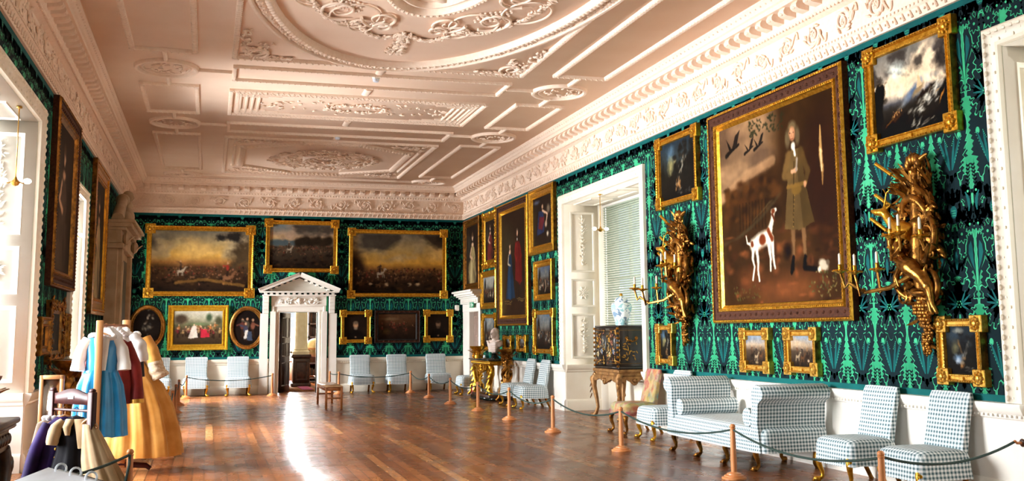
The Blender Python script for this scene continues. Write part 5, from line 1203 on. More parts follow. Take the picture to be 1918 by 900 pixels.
SEATS = [(6.17, 7.9, -PI/2, 'gingham chair nearest the camera, rightmost along the right wall'), (6.17, 8.91, -PI/2, 'second gingham chair, between the daybed and the rightmost chair'), (6.17, 13.42, -PI/2, 'gingham chair half hidden behind the far scroll end of the daybed'),
 (6.17, 19.6, -PI/2, 'gingham chair beside the right bay pier, in front of its neighbour'), (6.17, 20.55, -PI/2, 'gingham chair half hidden between the gilt table and the chair by the bay'), (6.16, 24.55, -PI/2, 'gingham chair in the far right corner by the door, behind the gilt table'),
 (3.77, D-.41, 0, 'gingham chair on the far wall, first right of the pediment door'), (4.72, D-.41, 0, 'gingham chair on the far wall under the black framed picture'), (5.76, D-.41, 0, 'gingham chair on the far wall nearest the room corner'),
 (.74, D-.41, 0, 'pale covered chair on the far wall, first left of the pediment door'), (-.25, D-.41, 0, 'pale covered chair on the far wall under the festive crowd painting'), (-1.13, D-.41, 0, 'pale covered chair on the far wall partly behind the gold gown')]
for i, (x, y, rz, lab) in enumerate(SEATS):
    o = ch if i == 0 else copy_tree(ch); o.location = (x, y, 0); o.rotation_euler = (0, 0, rz); o['label'] = lab
def tapestry():
    t = NT('floral_tapestry'); tc = t.n('ShaderNodeTexCoord').outputs['Object']
    v = t.n('ShaderNodeTexVoronoi'); v.inputs['Scale'].default_value = 9; t.l(tc, v.inputs[0])
    n = t.n('ShaderNodeTexNoise'); n.inputs['Scale'].default_value = 5; n.inputs['Detail'].default_value = 3; t.l(tc, n.inputs[0])
    cr = t.n('ShaderNodeValToRGB'); e = cr.color_ramp.elements; e[0].color = (*lin('6E7F8C'), 1); e[0].position = .3; e[1].color = (*lin('C49A72'), 1); e[1].position = .75
    for p, c in ((.42, 'B3A06A'), (.52, 'C9B48A'), (.62, 'BE6E62')):
        q = e.new(p); q.color = (*lin(c), 1)
    t.l(n.outputs[0], cr.inputs[0]); col = t.mix(.4, cr.outputs[0], v.outputs['Color'], 'SOFT_LIGHT'); col = t.mix(1, col, (.62, .6, .58), 'MULTIPLY'); t.l(col, t.b.inputs['Base Color']); t.b.inputs['Roughness'].default_value = .9; return t.m
c2 = make_chair('tapestry_chair', 'chair covered in faded floral tapestry left of the daybed', tapestry(), None, skirt=.33, wseat=.66, wback=.5, htop=.92, seed=5); c2.location = (6.14, 14.35, 0); c2.rotation_euler = (0, 0, -PI/2)
# the gingham daybed with two scrolled ends
t = thing('daybed', 'long gingham daybed with two scrolled ends and bolsters below the hunting portrait', 'daybed', (6.06, 11.02, 0), -PI/2); t.scale = (.965, 1, 1)
M = MB(); M.loft([sup(64, 1.22+e, .43+e, 12, 0, 0, z) for z, e in ((.2, .02), (.3, .01), (.4, 0), (.44, -.02), (.46, -.08), (.465, -.3))], 0); M.build('seat', X['gingham'], t, smooth=True, auto=55)
for s_ in (-1, 1):
    M = MB(); prof = [(0.98, .2), (1.0, .45), (1.03, .65), (1.02, .78), (1.06, .87), (1.14, .915), (1.24, .9), (1.29, .83), (1.27, .765), (1.21, .74), (1.17, .7), (1.15, .5), (1.2, .2)]
    R = []
    for y, e in ((-.43, .015), (-.415, 0), (.38, 0), (.4, .015)): R.append([(s_*(x+(1.13-x)*e*3), y, z+(.6-z)*e*.6) for x, z in prof])
    M.loft(R, 0); M.build('scroll_end', X['gingham'], t, smooth=True, auto=60)
    M = MB(); M.tube([(s_*.87, y, .555) for y in (-.41, -.4, -.1, .2, .37, .385)], (.075, .098, .1, .1, .098, .075), 20); M.build('bolster', X['gingham'], t, smooth=True, auto=50)
for x in (-1.09, -.38, .31, 1.02):
    for y, dy in ((-.36, -1), (.33, .6)): cabriole(x, y, .3, 0.2, dy, .034).build('leg', X['bronze'], t, smooth=True)
# bench
t = thing('bench', 'small honey wood bench with a pale top in the middle of the floor', 'bench', (2.43, 21.65, 0))
for sx in (-1, 1):
    for sy in (-1, 1): M = MB(); M.box(sx*.15-.022, sx*.15+.022, sy*.82-.022, sy*.82+.022, 0, .43, 0, .004); M.build('leg', X['bench'], t)
M = MB(); 
for sx in (-1, 1): M.box(sx*.15-.02, sx*.15+.02, -.84, .84, .36, .43)
for sy in (-1, 1): M.box(-.15, .15, sy*.82-.02, sy*.82+.02, .36, .43); M.box(-.15, .15, sy*.82-.015, sy*.82+.015, .2, .23)
M.build('seat_frame', X['bench'], t); M = MB(); M.box(-.175, .175, -.86, .86, .43, .455, 0, .008); M.build('seat', mat('polished_bench_top', 'D6B48A', .22, col2='C8A074', scale=6, stretch=(1, .1, 1)), t)
# ------------------------------------------------------------------ lacquer cabinet, stand and vase in the right bay
t = thing('cabinet_stand', 'carved gilt stand with four curved legs under the lacquer cabinet', 'stand', (6.92, 16.8, 0), -PI/2); w2, d2 = .6, .3
M = MB(); M.box(-w2, w2, -d2, d2, .79, .845, 0, .012); M.box(-w2+.03, w2-.03, -d2+.03, d2-.03, .74, .79); 
M.build('stand_top', X['standgilt'], t, smooth=True, auto=35)
M = MB()
def apron(M, p, q, nrm_):
    n = 24; R = []
    for k in range(n+1):
        u = k/n; c = np.array(p)*(1-u)+np.array(q)*u; dz = .07+.05*abs(math.cos(PI*2*u))+.04*math.exp(-((u-.5)/.07)**2); R.append([(c[0], c[1], .745), (c[0]+nrm_[0]*.03, c[1]+nrm_[1]*.03, .73), (c[0]+nrm_[0]*.025, c[1]+nrm_[1]*.025, .745-dz), (c[0], c[1], .745-dz)])
    M.loft(R, 0)
    c = (np.array(p)+np.array(q))/2
    for k in range(7): a = k*PI/6+PI; M.blob((c[0]+nrm_[0]*.035+.05*math.cos(a)*abs(nrm_[1]), c[1]+nrm_[1]*.035+.05*math.cos(a)*abs(nrm_[0]), .66+.05*math.sin(a)), (.02, .02, .035), seg=6, st=4)
    M.blob((c[0]+nrm_[0]*.045, c[1]+nrm_[1]*.045, .66), .035, seg=8, st=6)
apron(M, (-.55, -.28), (.55, -.28), (0, -1)); apron(M, (.55, -.28), (.55, .28), (1, 0)); apron(M, (-.55, -.28), (-.55, .28), (-1, 0)); M.build('apron', X['standgilt'], t, smooth=True, auto=45)
for sx in (-1, 1):
    for sy in (-1, 1):
        M = MB(); x, y = sx*.54, sy*.25; e = lambda k: (x+sx*k*.8, y+sy*k*.6)
        M.tube([(*e(0), .75), (*e(.06), .66), (*e(.055), .52), (*e(.0), .3), (*e(-.02), .16), (*e(.02), .06), (*e(.06), .02)], (.055, .06, .048, .035, .03, .034, .04), 10); M.blob((*e(.09), .03), (.045, .045, .03)); M.blob((*e(.1), .65), (.035, .035, .06), seg=8, st=6)
        for k in range(3): M.leaf((*e(.1), .6-.1*k), (sx*.2, sy*.2, -1), (sx, sy, 0), .11, .05, .1)
        M.build('leg', X['standgilt'], t, smooth=True)
t = thing('lacquer_cabinet', 'black lacquer cabinet with gilt birds and flowers in the right bay', 'cabinet', (6.9, 16.8, .845), -PI/2); w2, d2 = .54, .26
M = MB(); M.box(-w2, w2, -d2+.03, d2, 0, .74, 0, .006); M.box(-w2-.015, w2+.015, -d2+.01, d2+.01, 0, .05, 0, .006); M.box(-w2-.01, w2+.01, -d2+.015, d2+.01, .71, .745, 0, .006); M.build('body', X['ebony'], t)
lq = random.Random(12); gold = [mat('lacquer_gold', 'B98A3A', .35, .7), mat('lacquer_red', '7A4630', .5), mat('lacquer_cream', 'A8946A', .5), mat('lacquer_blue', '66707E', .5)]
for s_ in (-1, 1):
    M = MB(); M.box(s_*.27-.262, s_*.27+.262, -d2, -d2+.03, .06, .7, 0, .005); dr = M.build('door', X['ebony'], t); M = MB()
    for k in range(46):
        x, z = s_*.27+lq.uniform(-.22, .22), lq.uniform(.1, .66); a = lq.uniform(0, 6.28); M.blob((x, -d2-.003, z), (.012, .004, lq.uniform(.02, .05)), d=(math.cos(a), 0, math.sin(a)), up=(0, 1, 0), seg=6, st=4, m=lq.choice([0, 0, 0, 1, 2]))
    for x, z, m in ((-.08, .25, 2), (.1, .3, 3), (.02, .45, 1), (-.1, .5, 0)):
        for k in range(5): M.blob((s_*.27+x+.03*math.cos(k*1.26), -d2-.004, z+.03*math.sin(k*1.26)), (.022, .005, .022), seg=7, st=4, m=m)
    for z in (.1, .1+.05, .66): M.tube([(s_*.27-.23, -d2-.002, z), (s_*.27+.23, -d2-.002, z)], .003, 4)
    M.build('painted_decoration', gold, dr)
M = MB()
for s_ in (-1, 1):
    for k in range(9): z = .05+.08*k; M.box(s_*w2-.035, s_*w2+.012, -d2-.008, -d2+.03, z-.02, z+.02, 0, .004); M.blob((s_*w2, -d2-.01, z), .012, seg=6, st=4)
M.build('corner_mounts', X['gilt_dark'], t)
M = MB(); M.tube([(w2+.005, -.09, .53), (w2+.03, -.085, .5), (w2+.04, 0, .47), (w2+.03, .085, .5), (w2+.005, .09, .53)], .012, 8); 
for y in (-.09, .09): M.blob((w2+.006, y, .53), (.01, .03, .03))
M.build('side_handle', X['gilt_dark'], t, smooth=True)
M = MB()
for k in range(26): y, z = lq.uniform(-.16, .1), .3+lq.uniform(-.14, .2); a = lq.uniform(0, 6.28); M.blob((w2+.002, y, z), (.01, .003, .03), d=(0, math.cos(a), math.sin(a)), up=(1, 0, 0), seg=6, st=4)
M.tube([(w2+.002, -.22, .1), (w2+.002, .2, .1), (w2+.002, .2, .66), (w2+.002, -.22, .66)], .003, 4, closed=True); M.build('side_decoration', gold[0], t)
t = thing('lidded_vase', 'blue and white lidded porcelain vase on top of the lacquer cabinet', 'vase', (6.86, 16.58, 1.59))
def delft():
    t = NT('blue_white_porcelain'); tc = t.n('ShaderNodeTexCoord').outputs['Object']; n = t.n('ShaderNodeTexNoise'); n.inputs['Scale'].default_value = 13; n.inputs['Detail'].default_value = 4; t.l(tc, n.inputs[0])
    sp = t.n('ShaderNodeSeparateXYZ'); t.l(tc, sp.inputs[0]); ang = t.math('ARCTAN2', sp.outputs[1], sp.outputs[0]); lob = t.math('SINE', t.math('MULTIPLY', ang, 6)); zz = t.math('SINE', t.math('MULTIPLY', sp.outputs[2], 26))
    msk = t.math('GREATER_THAN', t.math('ADD', t.math('MULTIPLY', lob, .6), zz), .35); f = t.math('GREATER_THAN', n.outputs[0], .54)
    a = t.mix(f, lin('EEF3F2'), lin('7E97AE')); b = t.mix(f, lin('9CC8CC'), lin('DCEAEA')); t.l(t.mix(msk, a, b), t.b.inputs['Base Color']); t.b.inputs['Roughness'].default_value = .15; return t.m
pv = delft(); M = MB(); R = []
for r, z in ((.1, 0), (.105, .01), (.12, .08), (.165, .22), (.185, .31), (.17, .37), (.11, .4), (.1, .42)): 
    a = np.arange(32)*2*PI/32; rr = r*(1+.025*np.cos(8*a)); R.append(np.stack([rr*np.cos(a), rr*np.sin(a), np.full(32, z)], 1))
M.loft(R, 0); M.build('body', pv, t, smooth=True); M = MB(); M.lathe([(.12, .415), (.125, .43), (.09, .47), (.05, .49), (.02, .495), (.018, .505)], seg=24); M.build('lid', pv, t, smooth=True); M = MB(); M.lathe([(.01, .5), (.03, .515), (.03, .53), (.01, .55), (.002, .56)], seg=14); M.build('finial', X['gilt_pale'], t, smooth=True)

# ------------------------------------------------------------------ carved giltwood: tables, torcheres, candle brackets
def scrolls(M, q, pts, r, m=0):
    for p in pts: M.tube(p, r, 7, m)
def cluster(M, c, n, sp, sz, q, m=0, yb=0):
    for _ in range(n):
        a, b = q.uniform(0, 6.28), q.uniform(-1, 1); p = (c[0]+sp[0]*q.uniform(-1, 1), c[1]+sp[1]*q.uniform(-1, 1)-yb, c[2]+sp[2]*q.uniform(-1, 1)); s_ = sz*q.uniform(.6, 1.2)
        M.blob(p, (s_*.45, s_*.4, s_), d=(math.cos(a), q.uniform(-.6, .2), math.sin(a)), seg=7, st=5, m=m)
def flower(M, c, s_, m=0):
    for ring, (n, rr) in enumerate(((6, .55), (6, .9))):
        for k in range(n): a = 2*PI*(k+.5*ring)/n; M.blob((c[0]+s_*rr*math.cos(a), c[1]-.01+.012*ring, c[2]+s_*rr*math.sin(a)), (s_*.36, s_*.2, s_*.36), seg=7, st=5, m=m)
    M.blob((c[0], c[1]-.02, c[2]), s_*.3, seg=7, st=5, m=m)
def console(label, wall, u, w_, d_, h, gm, sl):
    x, y, _ = wall_loc(wall, u, 0, .085); t = thing('console_table', label, 'table', (x, y, 0), WALLROT[wall]); q = random.Random(5)
    M = MB(); M.box(-w_/2, w_/2, -d_, 0, h-.03, h, 0, .008); M.build('marble_top', sl, t)
    M = MB(); M.box(-w_/2+.06, w_/2-.06, -d_+.06, -.02, h-.13, h-.03, 0, .01); M.box(-w_/2+.03, w_/2-.03, -d_+.03, -.02, h-.055, h-.03, 0, .008)
    for k in range(int(w_/.09)): M.blob((-w_/2+.08+k*.09, -d_+.055, h-.085), (.03, .02, .025), seg=6, st=4)
    for k in range(5): a = PI*k/4; M.tube([(-.35+.7*k/4*1, -d_+.1, h-.14), (-.35+.7*(k+.5)/4, -d_+.08, h-.24-.03*math.sin(a))], .03, 6)
    flower(M, (0, -d_+.06, h-.2), .07); P = [(-.55+1.1*s_, -d_+.09, h-.16-.12*math.sin(PI*s_)) for s_ in np.linspace(0, 1, 12)]; M.tube(P, .03, 6); M.build('frieze', gm, t, smooth=True)
    for sx in (-1, 1):
        for f, (yy, k) in enumerate(((-d_+.12, 1), (-.14, .8))):
            M = MB(); x = sx*(w_/2-.22)
            P = [(x, yy, h-.12), (x+sx*.1, yy, h-.2), (x+sx*.12, yy, h-.33), (x+sx*.02, yy, h-.45), (x-sx*.08, yy, h-.56), (x-sx*.06, yy, h-.66), (x+sx*.03, yy, h-.74), (x+sx*.02, yy, .1)]
            P = np.array(P); M.tube(P, np.array([.06, .065, .06, .05, .055, .06, .05, .06])*k, 9); S_ = [(x-sx*.04+.09*(1-.8*s_)*math.cos(s_*9), yy-.03, h-.62+.09*(1-.8*s_)*math.sin(s_*9)) for s_ in np.linspace(0, 1, 20)]; M.tube(S_, .025, 6)
            for j in range(5): M.leaf(P[j+1]+np.array([0, -.04, .03]), (sx*q.uniform(-.6, .6), -.2, -1), (0, -1, 0), .15, .07, .25)
            M.build('leg', gm, t, smooth=True)
    M = MB(); M.box(-w_/2+.1, w_/2-.1, -d_+.05, -.04, .02, .12, 0, .01); M.build('plinth', X['darkwood'], t); M = MB(); M.box(-w_/2+.08, w_/2-.08, -d_+.03, -.03, 0, .06); M.build('plinth_base', X['slab'], t)
    return t
console('gilt carved console table with dark marble top carrying the marble bust', 'R', 22.75, 1.75, .6, .89, X['gilt'], X['slab'])
console('dark gilt carved console table on the left wall behind the costume racks', 'L', 15.3, 1.5, .5, .82, X['gilt_dark'], X['slab'])
def torchere(label, loc, gm, h=1.13, seed=1):
    t = thing('torchere', label, 'candle stand', loc, 0, 'carved giltwood torcheres'); q = random.Random(seed)
    M = MB(); M.lathe([(.1, h-.13), (.12, h-.1), (.19, h-.03), (.2, h), (.0, h+.002)], seg=20)
    for k in range(10): a = k*PI/5; M.leaf((.09*math.cos(a), .09*math.sin(a), h-.2), (.5*math.cos(a), .5*math.sin(a), 1), (math.cos(a), math.sin(a), 0), .19, .08, .5)
    M.build('top', gm, t, smooth=True); M = MB()
    M.lathe([(.06, .2), (.09, .35), (.1, .5), (.06, .62), (.1, .75), (.085, .9), (.06, h-.12)], seg=14)
    for o in (0, PI): M.tube([(.1*math.cos(o+6*s_), .1*math.sin(o+6*s_), .25+.68*s_) for s_ in np.linspace(0, 1, 26)], .032, 7)
    for k in range(34): a, z = q.uniform(0, 6.28), q.uniform(.25, h-.15); M.blob((.11*math.cos(a), .11*math.sin(a), z), (.022, .02, .05), d=(math.cos(a+1), math.sin(a+1), q.uniform(-1, 1)), seg=6, st=4)
    M.build('stem', gm, t, smooth=True)
    for k in range(3): a = k*2.094+.5; M = MB(); M.tube([(.05*math.cos(a), .05*math.sin(a), .3), (.16*math.cos(a), .16*math.sin(a), .24), (.17*math.cos(a), .17*math.sin(a), .1), (.24*math.cos(a), .24*math.sin(a), .03)], (.045, .04, .03, .03), 8); M.build('foot', gm, t, smooth=True)
    return t
torchere('carved gilt torchere standing at the right end of the gilt table', (6.22, 21.55, 0), X['gilt_dark'], 1.12, 1); torchere('carved gilt torchere half hidden behind the marble bust', (6.2, 24.0, 0), X['gilt'], 1.16, 2)
torchere('dark carved torchere at the left wall, the farther one of two', (-1.55, 14.28, 0), X['gilt_dark'], 1.2, 3); torchere('dark carved torchere at the left wall behind the maroon costume rack', (-1.6, 13.55, 0), X['gilt_dark'], 1.2, 4); torchere('dark carved candle stand cut by the left edge of the picture', (-1.63, 8.35, 0), X['gilt_dark'], 1.21, 5)
# bust
t = thing('bust', 'white marble bust of a man on dark socle on the gilt table', 'bust', (6.28, 22.75, .89), math.radians(-60))
M = MB(); M.lathe([(.11, 0), (.11, .02), (.07, .05), (.05, .09), (.07, .12), (.08, .125)], seg=20); M.build('socle', X['slab'], t, smooth=True)
M = MB()
for c, r in (((0, 0, .31), (.16, .1, .13)), ((-.13, .01, .34), (.09, .085, .09)), ((.13, .01, .34), (.09, .085, .09)), ((0, -.01, .2), (.1, .08, .1)), ((0, .0, .43), (.062, .066, .1)), ((0, -.015, .57), (.078, .095, .112)), ((0, -.03, .52), (.058, .08, .07)), ((0, .02, .6), (.092, .098, .1)), ((0, -.115, .555), (.014, .025, .028)), ((0, -.1, .585), (.04, .022, .014)), ((0, -.1, .51), (.025, .018, .012)), ((0, -.09, .475), (.028, .03, .022)), ((.078, 0, .56), (.012, .02, .03)), ((-.078, 0, .56), (.012, .02, .03)), ((-.06, .03, .5), (.045, .05, .09)), ((.06, .03, .5), (.045, .05, .09))): M.blob(c, r, seg=16, st=12)
for k in range(5): M.tube([(-.2+.02*k, -.05, .4-.05*k), (-.05, -.115-.005*k, .33-.04*k), (.12, -.1, .36-.05*k), (.2-.02*k, -.03, .41-.04*k)], .022, 8)
b = M.build('head_and_shoulders', X['marble'], t, smooth=True); r = b.modifiers.new('melt', 'REMESH'); r.mode = 'VOXEL'; r.voxel_size = .009; r.use_smooth_shade = True; sm = b.modifiers.new('soft', 'SMOOTH'); sm.iterations = 3
t = thing('fire_extinguisher', 'bright red extinguisher on the floor behind the gilt table', 'fire extinguisher', (6.05, 23.75, 0)); M = MB(); M.lathe([(.06, 0), (.065, .01), (.065, .2), (.05, .24), (.02, .26), (.02, .28)], seg=16); M.build('cylinder', X['red'], t, smooth=True); M = MB(); M.box(-.05, .02, -.012, .012, .28, .3); M.tube([(.02, 0, .28), (.07, 0, .26), (.075, 0, .1)], .01, 6); M.build('valve', X['iron'], t)

def girandole(label, y, z0, seed, mir):
    t = thing('candle_bracket', label, 'candle bracket', (XR-.03, y, z0), -PI/2, 'carved giltwood candle brackets'); q = random.Random(seed); g = X['gilt_dark']; s = -1 if mir else 1
    MA = lambda P: [(s*x, yy, z) for x, yy, z in P]
    M = MB()
    # spine and flower drop
    M.tube(MA([(0, -.03, .05), (.02, -.06, .3), (-.02, -.08, .6), (0, -.1, .9), (.02, -.1, 1.2), (.0, -.09, 1.75)]), (.02, .04, .06, .09, .08, .035), 10)
    for k in range(9): z = .02+.065*k; w_ = .02+.012*k; flower(M, (s*q.uniform(-w_, w_), -.07-.01*k*.6, z), .045+.004*k); cluster(M, (0, -.06, z), 6, (.03+.018*k, .03, .03), .05, q)
    cluster(M, (s*.1, -.07, .5), 22, (.16, .04, .12), .06, q); cluster(M, (-s*.12, -.07, .62), 22, (.13, .04, .14), .06, q)
    # C scrolls of the cartouche
    for (cx_, cz, r, a0, a1, th) in ((-.02, 1.27, .19, 2.6, .0, .042), (-.08, 1.08, .25, 2.3, 4.0, .04), (.13, 1.1, .18, 1.2, -1.3, .036), (.05, .8, .24, 3.6, 5.6, .04), (0, 1.3, .16, 3.2, -.3, .035), (-.12, .68, .16, 1.2, 4.6, .032), (.17, .62, .14, 2, -2.2, .03)):
        P = [(cx_+r*math.cos(a), -.12-.04*math.sin(i/19*PI), cz+r*math.sin(a)) for i, a in enumerate(np.linspace(a0, a1, 20))]; M.tube(MA(P), th*np.sin(np.linspace(.5, 2.6, 20))**.7, 8)
        for e in (0, -1):
            c = P[e]; M.tube(MA([(c[0]+.05*(1-.8*k/13)*math.cos(k*.75), c[1]-.01, c[2]+.05*(1-.8*k/13)*math.sin(k*.75)) for k in range(14)]), .017, 6)
    M.blob((0, -.07, 1.1), (.2, .05, .22), seg=14, st=8); M.blob((s*.03, -.1, 1.28), (.12, .05, .12), seg=12, st=8)
    # rushes and palm leaves rising to the top
    for k in range(44):
        x = q.uniform(-.15, .2); z = q.uniform(1.25, 1.68); M.leaf((s*x, -.07, z), (s*(x*1.6+q.uniform(-.3, .3)), q.uniform(-.5, .1), 1), (s*q.uniform(-.5, .5), -1, .1), q.uniform(.16, .32), q.uniform(.05, .09), q.uniform(.1, .45))
    for k in range(5): M.tube(MA([(-.04+.03*k, -.08, 1.3), (-.05+.035*k, -.1, 1.6), (-.08+.05*k, -.1, 1.82)]), (.022, .018, .012), 6)
    for k in range(6): a = k*PI/5; M.blob((s*(.02+.075*math.cos(a)), -.12, 1.79+.05*math.sin(a)), (.035, .04, .06), seg=8, st=6)
    M.tube(MA([(.05, -.1, 1.8), (.13, -.11, 1.83), (.2, -.1, 1.86)]), (.04, .03, .012), 7)
    cluster(M, (s*.2, -.08, 1.15), 22, (.1, .04, .3), .07, q); cluster(M, (-s*.22, -.08, 1.0), 16, (.08, .04, .2), .07, q)
    for k in range(16): M.leaf((s*q.uniform(-.25, .25), -.1, q.uniform(.5, 1.4)), (q.uniform(-1, 1), -.3, q.uniform(-1, 1)), (0, -1, 0), q.uniform(.1, .2), .06, .4)
    prof = [(.1, .05), (.35, .09), (.6, .2), (.8, .26), (1.05, .3), (1.3, .28), (1.5, .2), (1.75, .14)]
    for k in range(90):
        z = q.uniform(.3, 1.72); w_ = float(np.interp(z, [a for a, b in prof], [b for a, b in prof])); sd = q.choice((-1, 1)); x = sd*w_*q.uniform(.55, 1.05)
        M.leaf((s*x, -.06-.05*q.random(), z), (s*sd*q.uniform(.1, 1.1), q.uniform(-.5, 0), q.uniform(-.9, 1)), (0, -1, .2), q.uniform(.09, .2), q.uniform(.035, .06), q.uniform(.2, .6), t=.008)
    for k in range(26):
        z = q.uniform(.4, 1.5); x = q.uniform(-.25, .25); r_ = q.uniform(.04, .08); h_ = q.choice((-1, 1)); a0 = q.uniform(0, 6.28)
        M.tube(MA([(x+r_*(1-.8*i/15)*math.cos(a0+h_*i*.55), -.13-.01*math.sin(i*.3), z+r_*(1-.8*i/15)*math.sin(a0+h_*i*.55)) for i in range(16)]), np.linspace(.017, .01, 16), 6)
    M.build('carved_body', g, t, smooth=True)
    # gilt rods at the upper left
    for (x, z) in ((-.5, 1.87), (-.53, 1.56), (-.62, 1.33)):
        M = MB(); M.tube(MA([(x, -.16, z), (x+.2, -.13, z-.14)]), .02, 8); M.tube(MA([(x+.2, -.13, z-.14), (x+.36, -.09, z-.25)]), .01, 6); M.build('bulrush', X['gilt'], t, smooth=True)
    # stag and hound
    def beast(name, L, ant):
        m = MB()
        for P, R in L: m.tube(MA(P), R, 12)
        o = m.build(name, X['gilt'] if ant else X['bronze'], t, smooth=True); r_ = o.modifiers.new('melt', 'REMESH'); r_.mode = 'VOXEL'; r_.voxel_size = .011; r_.use_smooth_shade = True; o.modifiers.new('soft', 'SMOOTH').iterations = 4
    beast('stag', [([(.0, -.16, 1.12), (-.12, -.17, 1.17), (-.22, -.18, 1.2)], (.08, .085, .07)), ([(-.22, -.18, 1.2), (-.3, -.2, 1.3), (-.34, -.21, 1.36)], (.06, .045, .04)), ([(-.33, -.21, 1.36), (-.42, -.24, 1.37), (-.48, -.25, 1.39)], (.045, .034, .02)), ([(-.33, -.2, 1.39), (-.27, -.18, 1.43)], (.022, .008)), ([(-.34, -.21, 1.4), (-.3, -.2, 1.55), (-.2, -.18, 1.62)], (.014, .012, .008)), ([(-.3, -.2, 1.52), (-.36, -.2, 1.6)], (.011, .007)), ([(-.24, -.18, 1.6), (-.26, -.18, 1.68)], (.01, .006)), ([(-.18, -.18, 1.15), (-.3, -.2, 1.1), (-.4, -.2, 1.16)], (.035, .024, .015)), ([(-.15, -.17, 1.12), (-.25, -.19, 1.0), (-.34, -.2, 1.02)], (.035, .024, .015))], 1)
    beast('hound', [([(-.12, -.2, .86), (.02, -.22, .8), (.16, -.21, .7), (.24, -.2, .6)], (.07, .085, .06, .06)), ([(-.12, -.2, .88), (-.13, -.22, .99), (-.13, -.23, 1.03)], (.05, .045, .05)), ([(-.13, -.23, 1.03), (-.09, -.26, .98), (-.06, -.27, .94)], (.05, .035, .02)), ([(.24, -.2, .6), (.27, -.2, .45), (.32, -.19, .36)], (.05, .028, .018)), ([(.22, -.16, .58), (.19, -.17, .46), (.22, -.17, .36)], (.045, .026, .016)), ([(-.12, -.22, .84), (-.2, -.22, .72), (-.16, -.22, .62)], (.035, .024, .016)), ([(.26, -.2, .64), (.2, -.21, .78), (.24, -.21, .82)], (.018, .013, .008))], 0)
    # branches with pans and candles
    def arm(P, ends):
        m = MB(); P = MA(P); m.tube(P, np.linspace(.026, .015, len(P)), 7)
        for k in range(2, len(P)-1): m.leaf(P[k], (q.uniform(-1, 1), q.uniform(-1, 0), q.uniform(-.5, 1)), (0, 0, 1), .07, .035, .3)
        for e, c in ends:
            m.tube(MA([e, ((e[0]+c[0])/2, (e[1]+c[1])/2, min(e[2], c[2])-.05), (c[0], c[1], c[2]-.02)]), (.016, .014, .014), 7)
        ao = m.build('branch', X['bronze'], t, smooth=True)
        for e, c in ends:
            c = (s*c[0], c[1], c[2]); m = MB(); m.lathe([(.012, -.03), (.04, -.012), (.065, .004), (.07, .012), (.03, .01), (.018, .02), (.02, .06), (.022, .065)], c, 14)
            for k in range(10): a = k*PI/5; m.blob((c[0]+.065*math.cos(a), c[1]+.065*math.sin(a), c[2]), (.02, .02, .008), seg=6, st=4)
            m.build('drip_pan', X['gilt'], ao, smooth=True); m = MB(); m.lathe([(.014, .05), (.014, .165), (.008, .172), (.001, .18)], c, 10); m.build('candle', X['candle'], ao, smooth=True)
    arm([(-.05, -.12, .75), (-.25, -.26, .62), (-.42, -.42, .58), (-.55, -.5, .68)], [((-.55, -.5, .68), (-.62, -.55, .8)), ((-.42, -.42, .6), (-.45, -.5, .78)), ((-.3, -.3, .62), (-.33, -.33, .8))])
    arm([(.1, -.13, .95), (.2, -.22, .84), (.36, -.32, .84), (.47, -.36, .98)], [((.47, -.36, .98), (.36, -.36, 1.06))])
    arm([(-.08, -.14, .82), (-.15, -.3, .9), (-.02, -.36, .92), (.06, -.34, 1.0)], [((-.12, -.32, .92), (-.04, -.38, 1.1)), ((.06, -.34, 1.0), (.06, -.36, 1.12))])
girandole('carved gilt candle bracket with stag and hound, right of the hunting portrait', 8.18, 1.27, 3, False)
girandole('carved gilt candle bracket between the white bay and the hunting portrait', 13.32, 1.31, 8, False)
# chimneypiece on the left wall
t = thing('chimneypiece', 'cream carved chimneypiece with broken pediment and bust on the left wall', 'chimneypiece', (XL+.015, 22.4, 0), PI/2); cm = mat('warm_stone', 'C2A888', .6, col2='AE9270', scale=4)
M = MB(); M.box(-1.35, 1.35, -.22, 0, 1.35, 3.3, 0, .01); M.box(-1.5, 1.5, -.42, 0, 1.2, 1.35, 0, .01); M.box(-1.45, -.8, -.35, 0, 0, 1.2, 0, .01); M.box(.8, 1.45, -.35, 0, 0, 1.2, 0, .01); M.box(-.8, .8, -.3, 0, .95, 1.2)
for sx in (-1, 1): M.box(sx*1.15-.16, sx*1.15+.16, -.3, 0, 1.35, 3.15, 0, .01); M.box(sx*1.15-.08, sx*1.15+.08, -.31, -.28, 1.6, 2.9)
M.build('body', cm, t, smooth=True, auto=30); M = MB()
for z0, z1, o in ((3.15, 3.25, .32), (3.25, 3.5, .28), (3.5, 3.56, .36), (3.56, 3.64, .46), (3.64, 3.7, .52)): M.box(-1.35-o*.3, 1.35+o*.3, -o, 0, z0, z1, 0, .008)
for sx in (-1, 1): M.blob((sx*1.15, -.35, 3.36), (.12, .08, .13)); [M.leaf((sx*1.15, -.32, 3.2), (k*.4, -.3, 1), (0, -1, 0), .3, .1, .4) for k in (-1, 0, 1)]
M.build('entablature', cm, t, smooth=True, auto=35); M = MB()
for sx in (-1, 1):
    P = [(sx*1.45, 3.72), (sx*1.0, 3.95), (sx*.65, 4.1), (sx*.5, 4.2)]; M.tube([(x, -.2, z) for x, z in P], (.12, .11, .1, .1), 8); M.blob((sx*.45, -.2, 4.2), (.13, .14, .13)); M.build('pediment_scroll', cm, t, smooth=True); M = MB()
M = MB()
for c, r in (((0, -.25, 3.9), (.3, .16, .2)), ((0, -.25, 4.12), (.12, .1, .16)), ((0, -.26, 4.32), (.1, .12, .13)), ((-.25, -.25, 3.85), (.16, .13, .14)), ((.25, -.25, 3.85), (.16, .13, .14)), ((0, -.37, 4.3), (.02, .03, .03))): M.blob(c, r, seg=14, st=10)
